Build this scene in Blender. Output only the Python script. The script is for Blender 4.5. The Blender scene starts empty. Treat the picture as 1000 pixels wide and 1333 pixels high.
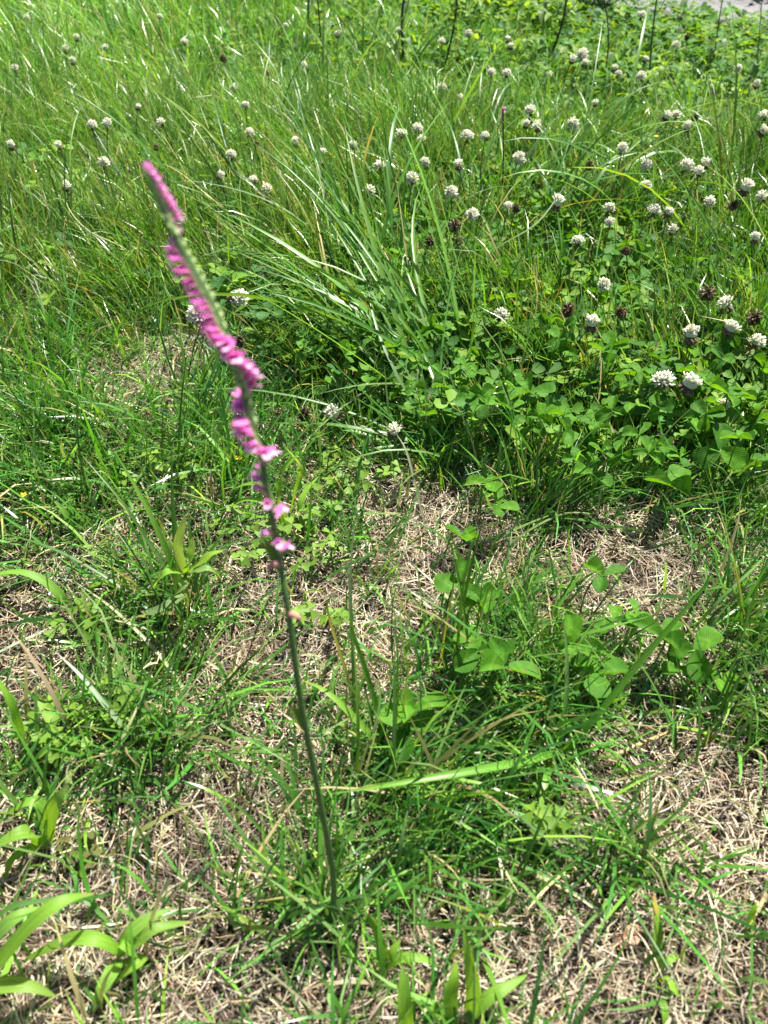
import bpy, math, random
import numpy as np
from mathutils import Vector, Matrix, Euler

R = math.radians
random.seed(11)
rng = np.random.default_rng(11)
scene = bpy.context.scene
C = scene.collection

# ------------------------------------------------------------------ camera
CAM_H = 0.60
PITCH = R(45)
FPX = 1007.0                      # focal length in photograph pixels (1000 x 1333)
cam_data = bpy.data.cameras.new("camera")
cam_data.sensor_fit = 'VERTICAL'
cam_data.sensor_height = 36.0
cam_data.lens = FPX / 1333.0 * 36.0
cam_data.clip_start = 0.01
cam_data.clip_end = 500.0
cam_data.dof.use_dof = True
cam_data.dof.focus_distance = 0.86
cam_data.dof.aperture_fstop = 7.6
cam = bpy.data.objects.new("camera", cam_data)
C.objects.link(cam)
cam.location = (0, 0, CAM_H)
cam.rotation_euler = (R(90) - PITCH, 0, 0)
scene.camera = cam

# ------------------------------------------------------------------ sky and sun
SUN_EL, SUN_AZ = R(60), R(38)     # azimuth from +Y towards +X
world = bpy.data.worlds.new("World")
scene.world = world
world.use_nodes = True
wn = world.node_tree.nodes
wl = world.node_tree.links
sky = wn.new("ShaderNodeTexSky")
sky.sky_type = 'NISHITA'
sky.sun_disc = False
sky.sun_elevation = SUN_EL
sky.sun_rotation = SUN_AZ
bg = wn["Background"]
bg.inputs["Strength"].default_value = 0.05
wl.new(sky.outputs[0], bg.inputs["Color"])
sun_data = bpy.data.lights.new("sun", 'SUN')
sun_data.energy = 5.0
sun_data.angle = R(0.53)
sun_data.color = (1.0, 0.955, 0.87)
sun = bpy.data.objects.new("sun", sun_data)
C.objects.link(sun)
sdir = Vector((math.sin(SUN_AZ) * math.cos(SUN_EL), math.cos(SUN_AZ) * math.cos(SUN_EL), math.sin(SUN_EL)))
sun.rotation_euler = sdir.to_track_quat('Z', 'Y').to_euler()
vs = scene.view_settings
vs.view_transform = 'Standard'
vs.look = 'None'
vs.exposure = 1.42
vs.gamma = 1.0
vs.use_curve_mapping = False
scene.render.engine = 'CYCLES'
scene.cycles.max_bounces = 8
scene.cycles.diffuse_bounces = 2
scene.cycles.transmission_bounces = 6
scene.cycles.transparent_max_bounces = 6

# ------------------------------------------------------------------ pixel <-> place helpers
cp, sp = math.cos(PITCH), math.sin(PITCH)

def ray(px, py):
    u = (px - 500.0) / FPX
    v = (666.5 - py) / FPX
    return Vector((u, cp + v * sp, -sp + v * cp))

def at(px, py, z=0.0):
    d = ray(px, py)
    t = (z - CAM_H) / d.z
    return Vector((d.x * t, d.y * t, z))

def aty(px, py, y):
    y = y * CAM_H / 0.45
    d = ray(px, py)
    t = y / d.y
    return Vector((d.x * t, y, CAM_H + d.z * t))

def gz(x, y):
    """Height of the turf at a place (numbers or arrays)."""
    return (0.0035 * np.sin(7.1 * x + 1.3) * np.cos(5.7 * y) + 0.0022 * np.sin(17 * x - 9 * y + 0.6)
            + 0.0014 * np.sin(31 * x + 23 * y))

def ground_at(px, py):
    p = at(px, py)
    p.z = float(gz(p.x, p.y))
    return p

# ------------------------------------------------------------------ materials
def new_mat(name):
    m = bpy.data.materials.new(name)
    m.use_nodes = True
    nt = m.node_tree
    return m, nt.nodes, nt.links, nt.nodes["Principled BSDF"], nt.nodes["Material Output"]

def leafy(name, color=None, rough=0.42, spec=0.4, trans=0.35, trans_tint=(1.5, 1.35, 0.5), attr=None, var=0.0, streak=0.0, vein=None, bump=0.0):
    """Thin plant tissue: glossy skin over a translucent sheet."""
    m, n, l, p, out = new_mat(name)
    if attr:
        a = n.new("ShaderNodeAttribute"); a.attribute_name = attr
        col = a.outputs["Color"]
    else:
        c = n.new("ShaderNodeRGB"); c.outputs[0].default_value = (*color, 1)
        col = c.outputs[0]
    def mul(sock, fac_sock=None, const=None):
        mx = n.new("ShaderNodeMix"); mx.data_type = 'RGBA'; mx.blend_type = 'MULTIPLY'
        mx.inputs["Factor"].default_value = 1.0
        l.new(sock, mx.inputs["A"])
        if fac_sock is not None: l.new(fac_sock, mx.inputs["B"])
        else: mx.inputs["B"].default_value = (*const, 1)
        return mx.outputs["Result"]
    if var:
        oi = n.new("ShaderNodeObjectInfo")
        rp = n.new("ShaderNodeValToRGB")
        rp.color_ramp.elements[0].color = (1 - var, 1 - var * 0.75, 1 - var * 0.5, 1)
        rp.color_ramp.elements[1].color = (1 + var * 1.3, 1 + var, 1 - var * 0.1, 1)
        l.new(oi.outputs["Random"], rp.inputs[0])
        col = mul(col, rp.outputs[0])
    if streak or vein:
        uv = n.new("ShaderNodeUVMap"); uv.uv_map = "uv"
    if streak:
        mp = n.new("ShaderNodeMapping"); mp.inputs["Scale"].default_value = (3.0, 22.0, 1.0)
        l.new(uv.outputs[0], mp.inputs[0])
        tx = n.new("ShaderNodeTexNoise"); tx.inputs["Scale"].default_value = 1.0; tx.inputs["Detail"].default_value = 3
        l.new(mp.outputs[0], tx.inputs["Vector"])
        rp2 = n.new("ShaderNodeValToRGB")
        rp2.color_ramp.elements[0].position = 0.3; rp2.color_ramp.elements[1].position = 0.7
        rp2.color_ramp.elements[0].color = (1 - streak, 1 - streak, 1 - streak, 1)
        rp2.color_ramp.elements[1].color = (1 + streak, 1 + streak, 1 + streak, 1)
        l.new(tx.outputs[0], rp2.inputs[0])
        col = mul(col, rp2.outputs[0])
    hgt = None
    if vein:
        # side veins: bands that slant towards the leaf tip, v = across (0 at midrib), u = along
        sx = n.new("ShaderNodeSeparateXYZ"); l.new(uv.outputs[0], sx.inputs[0])
        ab = n.new("ShaderNodeMath"); ab.operation = 'ABSOLUTE'; l.new(sx.outputs["Y"], ab.inputs[0])
        k = n.new("ShaderNodeMath"); k.operation = 'MULTIPLY_ADD'; k.inputs[1].default_value = -0.45
        l.new(ab.outputs[0], k.inputs[0]); l.new(sx.outputs["X"], k.inputs[2])
        w = n.new("ShaderNodeMath"); w.operation = 'MULTIPLY'; w.inputs[1].default_value = 62.0; l.new(k.outputs[0], w.inputs[0])
        si = n.new("ShaderNodeMath"); si.operation = 'SINE'; l.new(w.outputs[0], si.inputs[0])
        rp3 = n.new("ShaderNodeValToRGB")
        rp3.color_ramp.elements[0].position = 0.55; rp3.color_ramp.elements[1].position = 1.0
        rp3.color_ramp.elements[0].color = (1, 1, 1, 1); rp3.color_ramp.elements[1].color = (1 + vein, 1 + vein, 1 + vein * 0.6, 1)
        l.new(si.outputs[0], rp3.inputs[0])
        col = mul(col, rp3.outputs[0])
        tn = n.new("ShaderNodeTexNoise"); tn.inputs["Scale"].default_value = 260; tn.inputs["Detail"].default_value = 2
        tc = n.new("ShaderNodeTexCoord"); l.new(tc.outputs["Object"], tn.inputs["Vector"])
        rp4 = n.new("ShaderNodeValToRGB")
        rp4.color_ramp.elements[0].position = 0.3; rp4.color_ramp.elements[1].position = 0.75
        rp4.color_ramp.elements[0].color = (0.82, 0.84, 0.86, 1); rp4.color_ramp.elements[1].color = (1.18, 1.14, 1.05, 1)
        l.new(tn.outputs[0], rp4.inputs[0]); col = mul(col, rp4.outputs[0])
        # the pale chevron of white clover, and rusty specks on some leaves
        ck = n.new("ShaderNodeMath"); ck.operation = 'MULTIPLY_ADD'; ck.inputs[1].default_value = 0.28
        l.new(ab.outputs[0], ck.inputs[0]); l.new(sx.outputs["X"], ck.inputs[2])
        rp5 = n.new("ShaderNodeValToRGB"); cr = rp5.color_ramp
        cr.elements[0].position = 0.46; cr.elements[0].color = (1, 1, 1, 1)
        cr.elements[1].position = 0.66; cr.elements[1].color = (1, 1, 1, 1)
        e5 = cr.elements.new(0.55); e5.color = (1.5, 1.32, 1.6, 1)
        l.new(ck.outputs[0], rp5.inputs[0]); col = mul(col, rp5.outputs[0])
        tn2 = n.new("ShaderNodeTexNoise"); tn2.inputs["Scale"].default_value = 330; tn2.inputs["Detail"].default_value = 1
        oi2 = n.new("ShaderNodeObjectInfo"); va = n.new("ShaderNodeVectorMath"); va.operation = 'ADD'
        l.new(tc.outputs["Object"], va.inputs[0]); l.new(oi2.outputs["Random"], va.inputs[1]); l.new(va.outputs[0], tn2.inputs["Vector"])
        rp6 = n.new("ShaderNodeValToRGB"); rp6.color_ramp.elements[0].position = 0.70; rp6.color_ramp.elements[1].position = 0.75
        rp6.color_ramp.elements[0].color = (0, 0, 0, 1); rp6.color_ramp.elements[1].color = (1, 1, 1, 1)
        l.new(tn2.outputs[0], rp6.inputs[0])
        mb = n.new("ShaderNodeMix"); mb.data_type = 'RGBA'; l.new(rp6.outputs[0], mb.inputs["Factor"]); l.new(col, mb.inputs["A"]); mb.inputs["B"].default_value = (0.2, 0.15, 0.05, 1)
        col = mb.outputs["Result"]
        hgt = si.outputs[0]
    l.new(col, p.inputs["Base Color"])
    p.inputs["Roughness"].default_value = rough
    p.inputs["Specular IOR Level"].default_value = spec
    if bump and hgt is not None:
        b = n.new("ShaderNodeBump"); b.inputs["Strength"].default_value = bump; b.inputs["Distance"].default_value = 0.0004
        l.new(hgt, b.inputs["Height"]); l.new(b.outputs[0], p.inputs["Normal"])
    if trans:
        t = n.new("ShaderNodeBsdfTranslucent")
        tcol = mul(col, const=trans_tint)
        l.new(tcol, t.inputs["Color"])
        ms = n.new("ShaderNodeMixShader"); ms.inputs[0].default_value = trans
        l.new(p.outputs[0], ms.inputs[1]); l.new(t.outputs[0], ms.inputs[2])
        l.new(ms.outputs[0], out.inputs["Surface"])
    return m

M = {}
M['grass'] = leafy('grass_blade', attr='tint', rough=0.32, spec=0.5, trans=0.3, trans_tint=(1.4, 1.55, 0.45))
M['blade'] = leafy('broad_blade', attr='tint', rough=0.38, spec=0.42, trans=0.4, trans_tint=(1.6, 1.45, 0.4), streak=0.22, var=0.12)
M['straw'] = leafy('dead_straw', attr='tint', rough=0.6, spec=0.3, trans=0.12, trans_tint=(1.1, 1, 0.8))
M['clover'] = leafy('clover_leaf', (0.068, 0.195, 0.02), rough=0.6, spec=0.16, trans=0.4, trans_tint=(1.9, 1.6, 0.35), var=0.3, vein=0.16, bump=0.25)
M['clover_small'] = leafy('small_clover_leaf', attr='tint', rough=0.6, spec=0.18, trans=0.4, trans_tint=(1.8, 1.5, 0.35))
M['sorrel'] = leafy('sorrel_leaf', (0.15, 0.27, 0.035), rough=0.55, spec=0.3, trans=0.36, trans_tint=(1.4, 1.3, 0.5), var=0.18)
M['sorrel_red'] = leafy('sorrel_leaf_reddish', (0.12, 0.13, 0.04), rough=0.55, spec=0.3, trans=0.3, trans_tint=(1.4, 1.0, 0.6), var=0.2)
M['petiole'] = leafy('clover_petiole', (0.10, 0.19, 0.04), rough=0.45, trans=0.1, var=0.2)
M['weedleaf'] = leafy('weed_leaf', attr='tint', rough=0.5, spec=0.3, trans=0.5, trans_tint=(1.6, 1.4, 0.5), streak=0.26, var=0.1)
M['floret'] = leafy('clover_floret', attr='tint', rough=0.8, spec=0.1, trans=0.5, trans_tint=(1.0, 1.0, 0.95))
M['orchid_petal'] = leafy('orchid_petal', (0.79, 0.25, 0.66), rough=0.55, spec=0.3, trans=0.4, trans_tint=(1.25, 1.1, 1.2), var=0.12)
M['orchid_lip'] = leafy('orchid_lip', (0.86, 0.50, 0.78), rough=0.6, spec=0.3, trans=0.35, trans_tint=(1.05, 1, 1.05))
M['orchid_bract'] = leafy('orchid_bract', (0.36, 0.46, 0.20), rough=0.6, spec=0.25, trans=0.2, trans_tint=(1.1, 1.1, 0.8), var=0.15)
M['orchid_faded'] = leafy('orchid_faded_flower', (0.62, 0.30, 0.27), rough=0.7, spec=0.2, trans=0.2, trans_tint=(1.1, 1, 0.9))
M['yellow'] = leafy('yellow_petal', (0.8, 0.55, 0.02), rough=0.5, trans=0.3, trans_tint=(1.1, 1, 0.6))

def stem_mat(name, color, rough=0.5, scale=90, dark=0.65):
    m, n, l, p, out = new_mat(name)
    tc = n.new("ShaderNodeTexCoord")
    tx = n.new("ShaderNodeTexNoise"); tx.inputs["Scale"].default_value = scale; tx.inputs["Detail"].default_value = 4
    l.new(tc.outputs["Object"], tx.inputs["Vector"])
    rp = n.new("ShaderNodeValToRGB")
    rp.color_ramp.elements[0].position = 0.3; rp.color_ramp.elements[1].position = 0.72
    rp.color_ramp.elements[0].color = (*[c * dark for c in color], 1)
    rp.color_ramp.elements[1].color = (*[c * 1.25 for c in color], 1)
    l.new(tx.outputs[0], rp.inputs[0]); l.new(rp.outputs[0], p.inputs["Base Color"])
    p.inputs["Roughness"].default_value = rough
    return m
M['orchid_stem'] = stem_mat('orchid_stem', (0.06, 0.135, 0.025), 0.6, 500)
M['stalk'] = stem_mat('flower_stalk', (0.08, 0.13, 0.035), 0.5)
M['dark_stalk'] = stem_mat('dark_weed_stalk', (0.035, 0.035, 0.022), 0.7)
M['brown_leaf'] = stem_mat('dead_leaf', (0.34, 0.19, 0.12), 0.7, 160)

def ground_mat():
    m, n, l, p, out = new_mat('soil_and_thatch')
    tc = n.new("ShaderNodeTexCoord")
    t1 = n.new("ShaderNodeTexNoise"); t1.inputs["Scale"].default_value = 9; t1.inputs["Detail"].default_value = 6
    t2 = n.new("ShaderNodeTexNoise"); t2.inputs["Scale"].default_value = 220; t2.inputs["Detail"].default_value = 5
    l.new(tc.outputs["Object"], t1.inputs["Vector"]); l.new(tc.outputs["Object"], t2.inputs["Vector"])
    r1 = n.new("ShaderNodeValToRGB")
    r1.color_ramp.elements[0].position = 0.35; r1.color_ramp.elements[1].position = 0.7
    r1.color_ramp.elements[0].color = (0.028, 0.02, 0.013, 1); r1.color_ramp.elements[1].color = (0.085, 0.062, 0.038, 1)
    r2 = n.new("ShaderNodeValToRGB")
    r2.color_ramp.elements[0].position = 0.35; r2.color_ramp.elements[1].position = 0.7
    r2.color_ramp.elements[0].color = (0.5, 0.5, 0.5, 1); r2.color_ramp.elements[1].color = (1.4, 1.35, 1.2, 1)
    l.new(t1.outputs[0], r1.inputs[0]); l.new(t2.outputs[0], r2.inputs[0])
    mx = n.new("ShaderNodeMix"); mx.data_type = 'RGBA'; mx.blend_type = 'MULTIPLY'; mx.inputs["Factor"].default_value = 1
    l.new(r1.outputs[0], mx.inputs["A"]); l.new(r2.outputs[0], mx.inputs["B"])
    # the lawn beyond the meadow is closed turf: green, from about 3.5 m on
    ln = n.new("ShaderNodeVectorMath"); ln.operation = 'LENGTH'; l.new(tc.outputs["Object"], ln.inputs[0])
    mr = n.new("ShaderNodeMapRange"); mr.inputs["From Min"].default_value = 4.0; mr.inputs["From Max"].default_value = 5.4
    l.new(ln.outputs["Value"], mr.inputs["Value"])
    m2 = n.new("ShaderNodeMix"); m2.data_type = 'RGBA'
    l.new(mr.outputs[0], m2.inputs["Factor"]); l.new(mx.outputs["Result"], m2.inputs["A"]); m2.inputs["B"].default_value = (0.065, 0.13, 0.025, 1)
    l.new(m2.outputs["Result"], p.inputs["Base Color"])
    p.inputs["Roughness"].default_value = 0.95
    b = n.new("ShaderNodeBump"); b.inputs["Strength"].default_value = 0.9; b.inputs["Distance"].default_value = 0.004
    l.new(t2.outputs[0], b.inputs["Height"]); l.new(b.outputs[0], p.inputs["Normal"])
    return m
M['ground'] = ground_mat()

def concrete_mat():
    m, n, l, p, out = new_mat('weathered_concrete')
    tc = n.new("ShaderNodeTexCoord")
    t1 = n.new("ShaderNodeTexNoise"); t1.inputs["Scale"].default_value = 14; t1.inputs["Detail"].default_value = 8; t1.inputs["Roughness"].default_value = 0.7
    l.new(tc.outputs["Object"], t1.inputs["Vector"])
    r1 = n.new("ShaderNodeValToRGB")
    r1.color_ramp.elements[0].position = 0.3; r1.color_ramp.elements[1].position = 0.7
    r1.color_ramp.elements[0].color = (0.075, 0.073, 0.072, 1); r1.color_ramp.elements[1].color = (0.2, 0.195, 0.195, 1)
    l.new(t1.outputs[0], r1.inputs[0]); l.new(r1.outputs[0], p.inputs["Base Color"])
    p.inputs["Roughness"].default_value = 0.9
    b = n.new("ShaderNodeBump"); b.inputs["Strength"].default_value = 0.5; b.inputs["Distance"].default_value = 0.01
    l.new(t1.outputs[0], b.inputs["Height"]); l.new(b.outputs[0], p.inputs["Normal"])
    return m
M['concrete'] = concrete_mat()

# ------------------------------------------------------------------ object helpers
def thing(name, label, cat, loc, group=None):
    o = bpy.data.objects.new(name, None)
    C.objects.link(o)
    o.empty_display_size = 0.02
    o.location = loc
    o['label'] = label; o['category'] = cat
    if group: o['group'] = group
    return o

def tag(o, label=None, cat=None, group=None, kind=None):
    for k, v in (('label', label), ('category', cat), ('group', group), ('kind', kind)):
        if v: o[k] = v
    return o

def make_mesh(name, V, F, tint=None, uv=None, smooth=True):
    me = bpy.data.meshes.new(name)
    me.from_pydata([tuple(v) for v in V], [], F)
    if smooth: me.polygons.foreach_set("use_smooth", [True] * len(me.polygons))
    if tint is not None:
        a = me.color_attributes.new("tint", 'FLOAT_COLOR', 'POINT')
        arr = np.ones((len(V), 4), np.float32); arr[:, :3] = np.asarray(tint, np.float32)
        a.data.foreach_set("color", arr.ravel())
    if uv is not None:
        ul = me.uv_layers.new(name="uv")
        li = np.empty(len(me.loops), np.int32); me.loops.foreach_get("vertex_index", li)
        ul.data.foreach_set("uv", np.asarray(uv, np.float32)[li].ravel())
    me.update()
    return me

def obj(name, me, mat, parent=None):
    o = bpy.data.objects.new(name, me)
    C.objects.link(o)
    if mat is not None and len(me.materials) == 0: me.materials.append(mat)
    if parent is not None: o.parent = parent
    return o

def spline(pts, n):
    """Catmull-Rom through the points."""
    P = [Vector(p) for p in pts]
    if len(P) == 2: return [P[0].lerp(P[1], i / n) for i in range(n + 1)]
    P = [P[0] * 2 - P[1]] + P + [P[-1] * 2 - P[-2]]
    out = []
    k = len(P) - 3
    for i in range(n + 1):
        f = min(i / n * k, k - 1e-6); j = int(f); t = f - j
        a, b, c, d = P[j:j + 4]
        out.append(0.5 * (2 * b + (c - a) * t + (2 * a - 5 * b + 4 * c - d) * t * t + (3 * b - a - 3 * c + d) * t ** 3))
    return out

def tube_data(pts, radii, sides=6):
    V, F = [], []
    n = len(pts)
    ref = Vector((0.31, 0.17, 0.93))
    for i, p in enumerate(pts):
        t = (pts[min(i + 1, n - 1)] - pts[max(i - 1, 0)]).normalized()
        a = t.cross(ref)
        if a.length < 0.05: a = t.cross(Vector((1, 0, 0)))
        a.normalize(); b = t.cross(a)
        r = radii[i] if hasattr(radii, '__len__') else radii
        for k in range(sides):
            an = 2 * math.pi * k / sides
            V.append(p + a * (r * math.cos(an)) + b * (r * math.sin(an)))
    for i in range(n - 1):
        for k in range(sides):
            k2 = (k + 1) % sides
            F.append((i * sides + k, i * sides + k2, (i + 1) * sides + k2, (i + 1) * sides + k))
    F.append(tuple(range(sides))[::-1]); F.append(tuple((n - 1) * sides + k for k in range(sides)))
    return V, F

def tube(name, pts, radii, mat, parent, sides=6):
    o0 = Vector(parent.location) if parent is not None else Vector()
    V, F = tube_data([Vector(p) - o0 for p in pts], radii, sides)
    return obj(name, make_mesh(name, V, F), mat, parent)

def prof_grass(s): return min(1.0, 0.62 + 2.4 * s) * (1 - s ** 3.2)
def prof_lance(s): return (max(0.0, math.sin(math.pi * (0.1 + 0.9 * s) ** 0.8)) ** 0.75) if s < 1 else 0.0
def prof_broad(s): return min(1.0, 0.75 + 2.0 * s) * (1 - s ** 2.4)

def ribbon_mesh(name, pts, width, tint0, tint1, n=12, prof=prof_grass, fold=0.25, roll=0.0, up=Vector((0, 0, 1)), twist=0.0, tipy=None, wave=0.0):
    """A leaf blade: midrib along PTS, two margins, slightly folded; tint0 at its base, tint1 at its tip."""
    P = spline(pts, n)
    V, F, T, UV = [], [], [], []
    ph = random.uniform(0, 6)
    for i, p in enumerate(P):
        s = i / n
        t = (P[min(i + 1, n)] - P[max(i - 1, 0)]).normalized()
        side = t.cross(up)
        if side.length < 0.02: side = t.cross(Vector((0.3, 1, 0)))
        side.normalize()
        nor = side.cross(t)
        a = roll + twist * s
        side, nor = side * math.cos(a) + nor * math.sin(a), nor * math.cos(a) - side * math.sin(a)
        w = 0.5 * width * max(prof(s), 0.02)
        wv = wave * width * math.sin(s * 14 + ph)
        V += [p - side * w + nor * (fold * w + wv), p, p + side * w + nor * (fold * w - wv)]
        c = [tint0[k] * (1 - s) + tint1[k] * s for k in range(3)]
        if tipy is not None and s > tipy[0]:
            q = min(1, (s - tipy[0]) / 0.15); c = [c[k] * (1 - q) + tipy[1][k] * q for k in range(3)]
        T += [c, [c[0] * 1.15, c[1] * 1.12, c[2] * 1.1], c]
        UV += [(s, 0.0), (s, 0.5), (s, 1.0)]
    for i in range(n):
        a = 3 * i
        F += [(a, a + 1, a + 4, a + 3), (a + 1, a + 2, a + 5, a + 4)]
    return make_mesh(name, V, F, T, UV)

GREENS = [(0.065, 0.165, 0.026), (0.045, 0.13, 0.022), (0.095, 0.2, 0.03), (0.06, 0.15, 0.04), (0.12, 0.21, 0.05)]
LIME = (0.2, 0.36, 0.04)
STRAW = (0.44, 0.34, 0.18)
YEL = (0.36, 0.28, 0.06)

def jitter(c, a=0.18):
    k = random.uniform(1 - a, 1 + a)
    return tuple(max(0.004, x * k * random.uniform(0.93, 1.07)) for x in c)

def ribbon(name, pts, width, mat, parent, tint0, tint1=None, **kw):
    o0 = Vector(parent.location) if parent is not None else Vector()
    me = ribbon_mesh(name, [Vector(p) - o0 for p in pts], width, tint0, tint1 or tint0, **kw)
    return obj(name, me, mat, parent)

def arc_pts(base, az, L, lean, curv, n=7, swirl=0.0, power=1.4):
    """Centre line of a blade that leaves BASE tilted by LEAN from the vertical and bends over by CURV more."""
    p = Vector(base); out = [p.copy()]
    for i in range(n):
        s = (i + 0.5) / n
        th = min(lean + curv * s ** power, R(160)); a = az + swirl * s
        p = p + Vector((math.sin(th) * math.cos(a), math.sin(th) * math.sin(a), math.cos(th))) * (L / n)
        lo = float(gz(p.x, p.y)) + 0.004
        if p.z < lo: p.z = lo
        out.append(p.copy())
    return out

# ------------------------------------------------------------------ ground
def build_ground():
    def axis(lo, hi, step):
        mid = list(np.arange(lo, hi + 1e-6, step))
        ext = [0.05 * 1.35 ** k for k in range(1, 32)]
        return np.array([lo - sum(ext[:k]) for k in range(len(ext), 0, -1)] + mid + [hi + sum(ext[:k]) for k in range(1, len(ext) + 1)])
    xs, ys = axis(-2.6, 2.6, 0.025), axis(-0.6, 4.4, 0.025)
    X, Y = np.meshgrid(xs, ys)
    Z = gz(X, Y)
    fade = np.clip(1 - (np.hypot(X, Y) - 4) / 4, 0, 1)
    Z = Z * fade
    V = np.stack([X, Y, Z], -1).reshape(-1, 3)
    nx, ny = len(xs), len(ys)
    i = np.arange(ny - 1)[:, None] * nx + np.arange(nx - 1)[None]
    Q = np.stack([i, i + 1, i + nx + 1, i + nx], -1).reshape(-1, 4)
    me = bpy.data.meshes.new('ground')
    me.from_pydata(V.tolist(), [], Q.tolist())
    me.polygons.foreach_set("use_smooth", [True] * len(me.polygons))
    o = obj('ground', me, M['ground'])
    tag(o, 'brown soil under the lawn, reaching to the horizon', kind='structure')
build_ground()

# the pale concrete path crossing behind the meadow
def build_path():
    a, b = at(835, 27), at(1000, 48)
    d = (b - a).normalized(); nrm = Vector((-d.y, d.x, 0))
    if nrm.y < 0: nrm = -nrm
    V, F = [], []
    n = 40; L0, L1, Wd = -0.4, 8.0, 1.1
    for i in range(n + 1):
        s = L0 + (L1 - L0) * i / n
        e0 = 0.012 * math.sin(i * 1.7) + 0.008 * math.sin(i * 3.9)
        p0 = a + d * s + nrm * e0; p1 = a + d * s + nrm * (Wd + e0)
        for p, z in ((p0, -0.05), (p0, 0.022), (p0 + nrm * 0.012, 0.03), (p1 - nrm * 0.012, 0.03), (p1, 0.022), (p1, -0.05)):
            V.append((p.x, p.y, z))
    for i in range(n):
        for k in range(5):
            F.append((i * 6 + k, i * 6 + k + 1, i * 6 + 7 + k, i * 6 + 6 + k))
    F += [tuple(range(6)), tuple(n * 6 + k for k in range(6))[::-1]]
    o = obj('path', make_mesh('path', V, F, smooth=False), M['concrete'])
    tag(o, 'pale grey concrete path behind the meadow', kind='structure')
    return a, d, nrm
PATH_A, PATH_D, PATH_N = build_path()

def on_path(x, y):
    rx, ry = x - PATH_A.x, y - PATH_A.y
    s = rx * PATH_D.x + ry * PATH_D.y; t = rx * PATH_N.x + ry * PATH_N.y
    return (s > -0.4) & (t > 0.0) & (t < 1.1)

# ------------------------------------------------------------------ scatter maps (ellipses on the ground)
def blobs(rows):
    out = []
    for px, py, rx, ry in rows:
        c = at(px, py)
        ax = abs(at(px + rx, py).x - c.x); ay = abs(at(px, py - ry).y - at(px, py + ry).y) / 2
        out.append((c.x, c.y, ax, ay))
    def f(x, y):
        v = np.zeros_like(x)
        for cx, cy, ax, ay in out:
            v = np.maximum(v, np.exp(-((x - cx) / ax) ** 2 - ((y - cy) / ay) ** 2))
        return v
    return f
BARE = blobs([(310, 860, 95, 120), (165, 490, 100, 40), (830, 735, 150, 60), (910, 1040, 130, 70), (230, 1120, 120, 80),
              (300, 1275, 170, 60), (960, 1230, 120, 120), (555, 750, 70, 80), (50, 800, 90, 40), (770, 1230, 110, 70),
              (620, 1150, 60, 40), (600, 1300, 110, 60), (500, 1250, 40, 40), (1000, 900, 80, 60), (60, 1280, 90, 60), (620, 600, 60, 25), (20, 890, 60, 30), (740, 1010, 60, 40)])
LUSH = blobs([(520, 1060, 130, 110), (420, 1180, 90, 70), (170, 960, 100, 90), (60, 640, 120, 60), (660, 900, 120, 130),
              (230, 790, 80, 60), (970, 850, 60, 120), (80, 560, 130, 70), (60, 480, 90, 40), (270, 560, 60, 60), (330, 620, 60, 50), (800, 1130, 50, 50), (700, 650, 70, 30), (960, 660, 60, 40), (590, 590, 60, 40), (840, 650, 50, 20)])
CLOVER = blobs([(700, 500, 240, 130), (850, 450, 240, 170), (560, 400, 120, 80), (900, 590, 180, 60), (800, 300, 260, 100), (650, 250, 200, 80),
                (700, 60, 300, 60), (900, 100, 200, 70), (620, 60, 120, 50), (400, 480, 120, 60), (330, 420, 80, 50)])
EDGE = [(-500, 480), (-150, 480), (0, 470), (130, 430), (260, 440), (380, 530), (500, 585), (640, 640), (760, 655), (1000, 650), (1250, 640), (1600, 640)]
EP = [at(*e) for e in EDGE]
EX = np.array([p.x for p in EP]); EY = np.array([p.y for p in EP])
def edge_y(x): return np.interp(x, EX, EY)

def region(n, y0, y1, margin=0.35, k=0.40):
    """Even random places over the strip of ground in and around the view."""
    y = rng.uniform(y0, y1, int(n * 1.0))
    wmax = margin + 0.18 + k * y1
    x = rng.uniform(-wmax, wmax, len(y))
    ok = np.abs(x) < margin + 0.18 + k * y
    return x[ok], y[ok]

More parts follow.
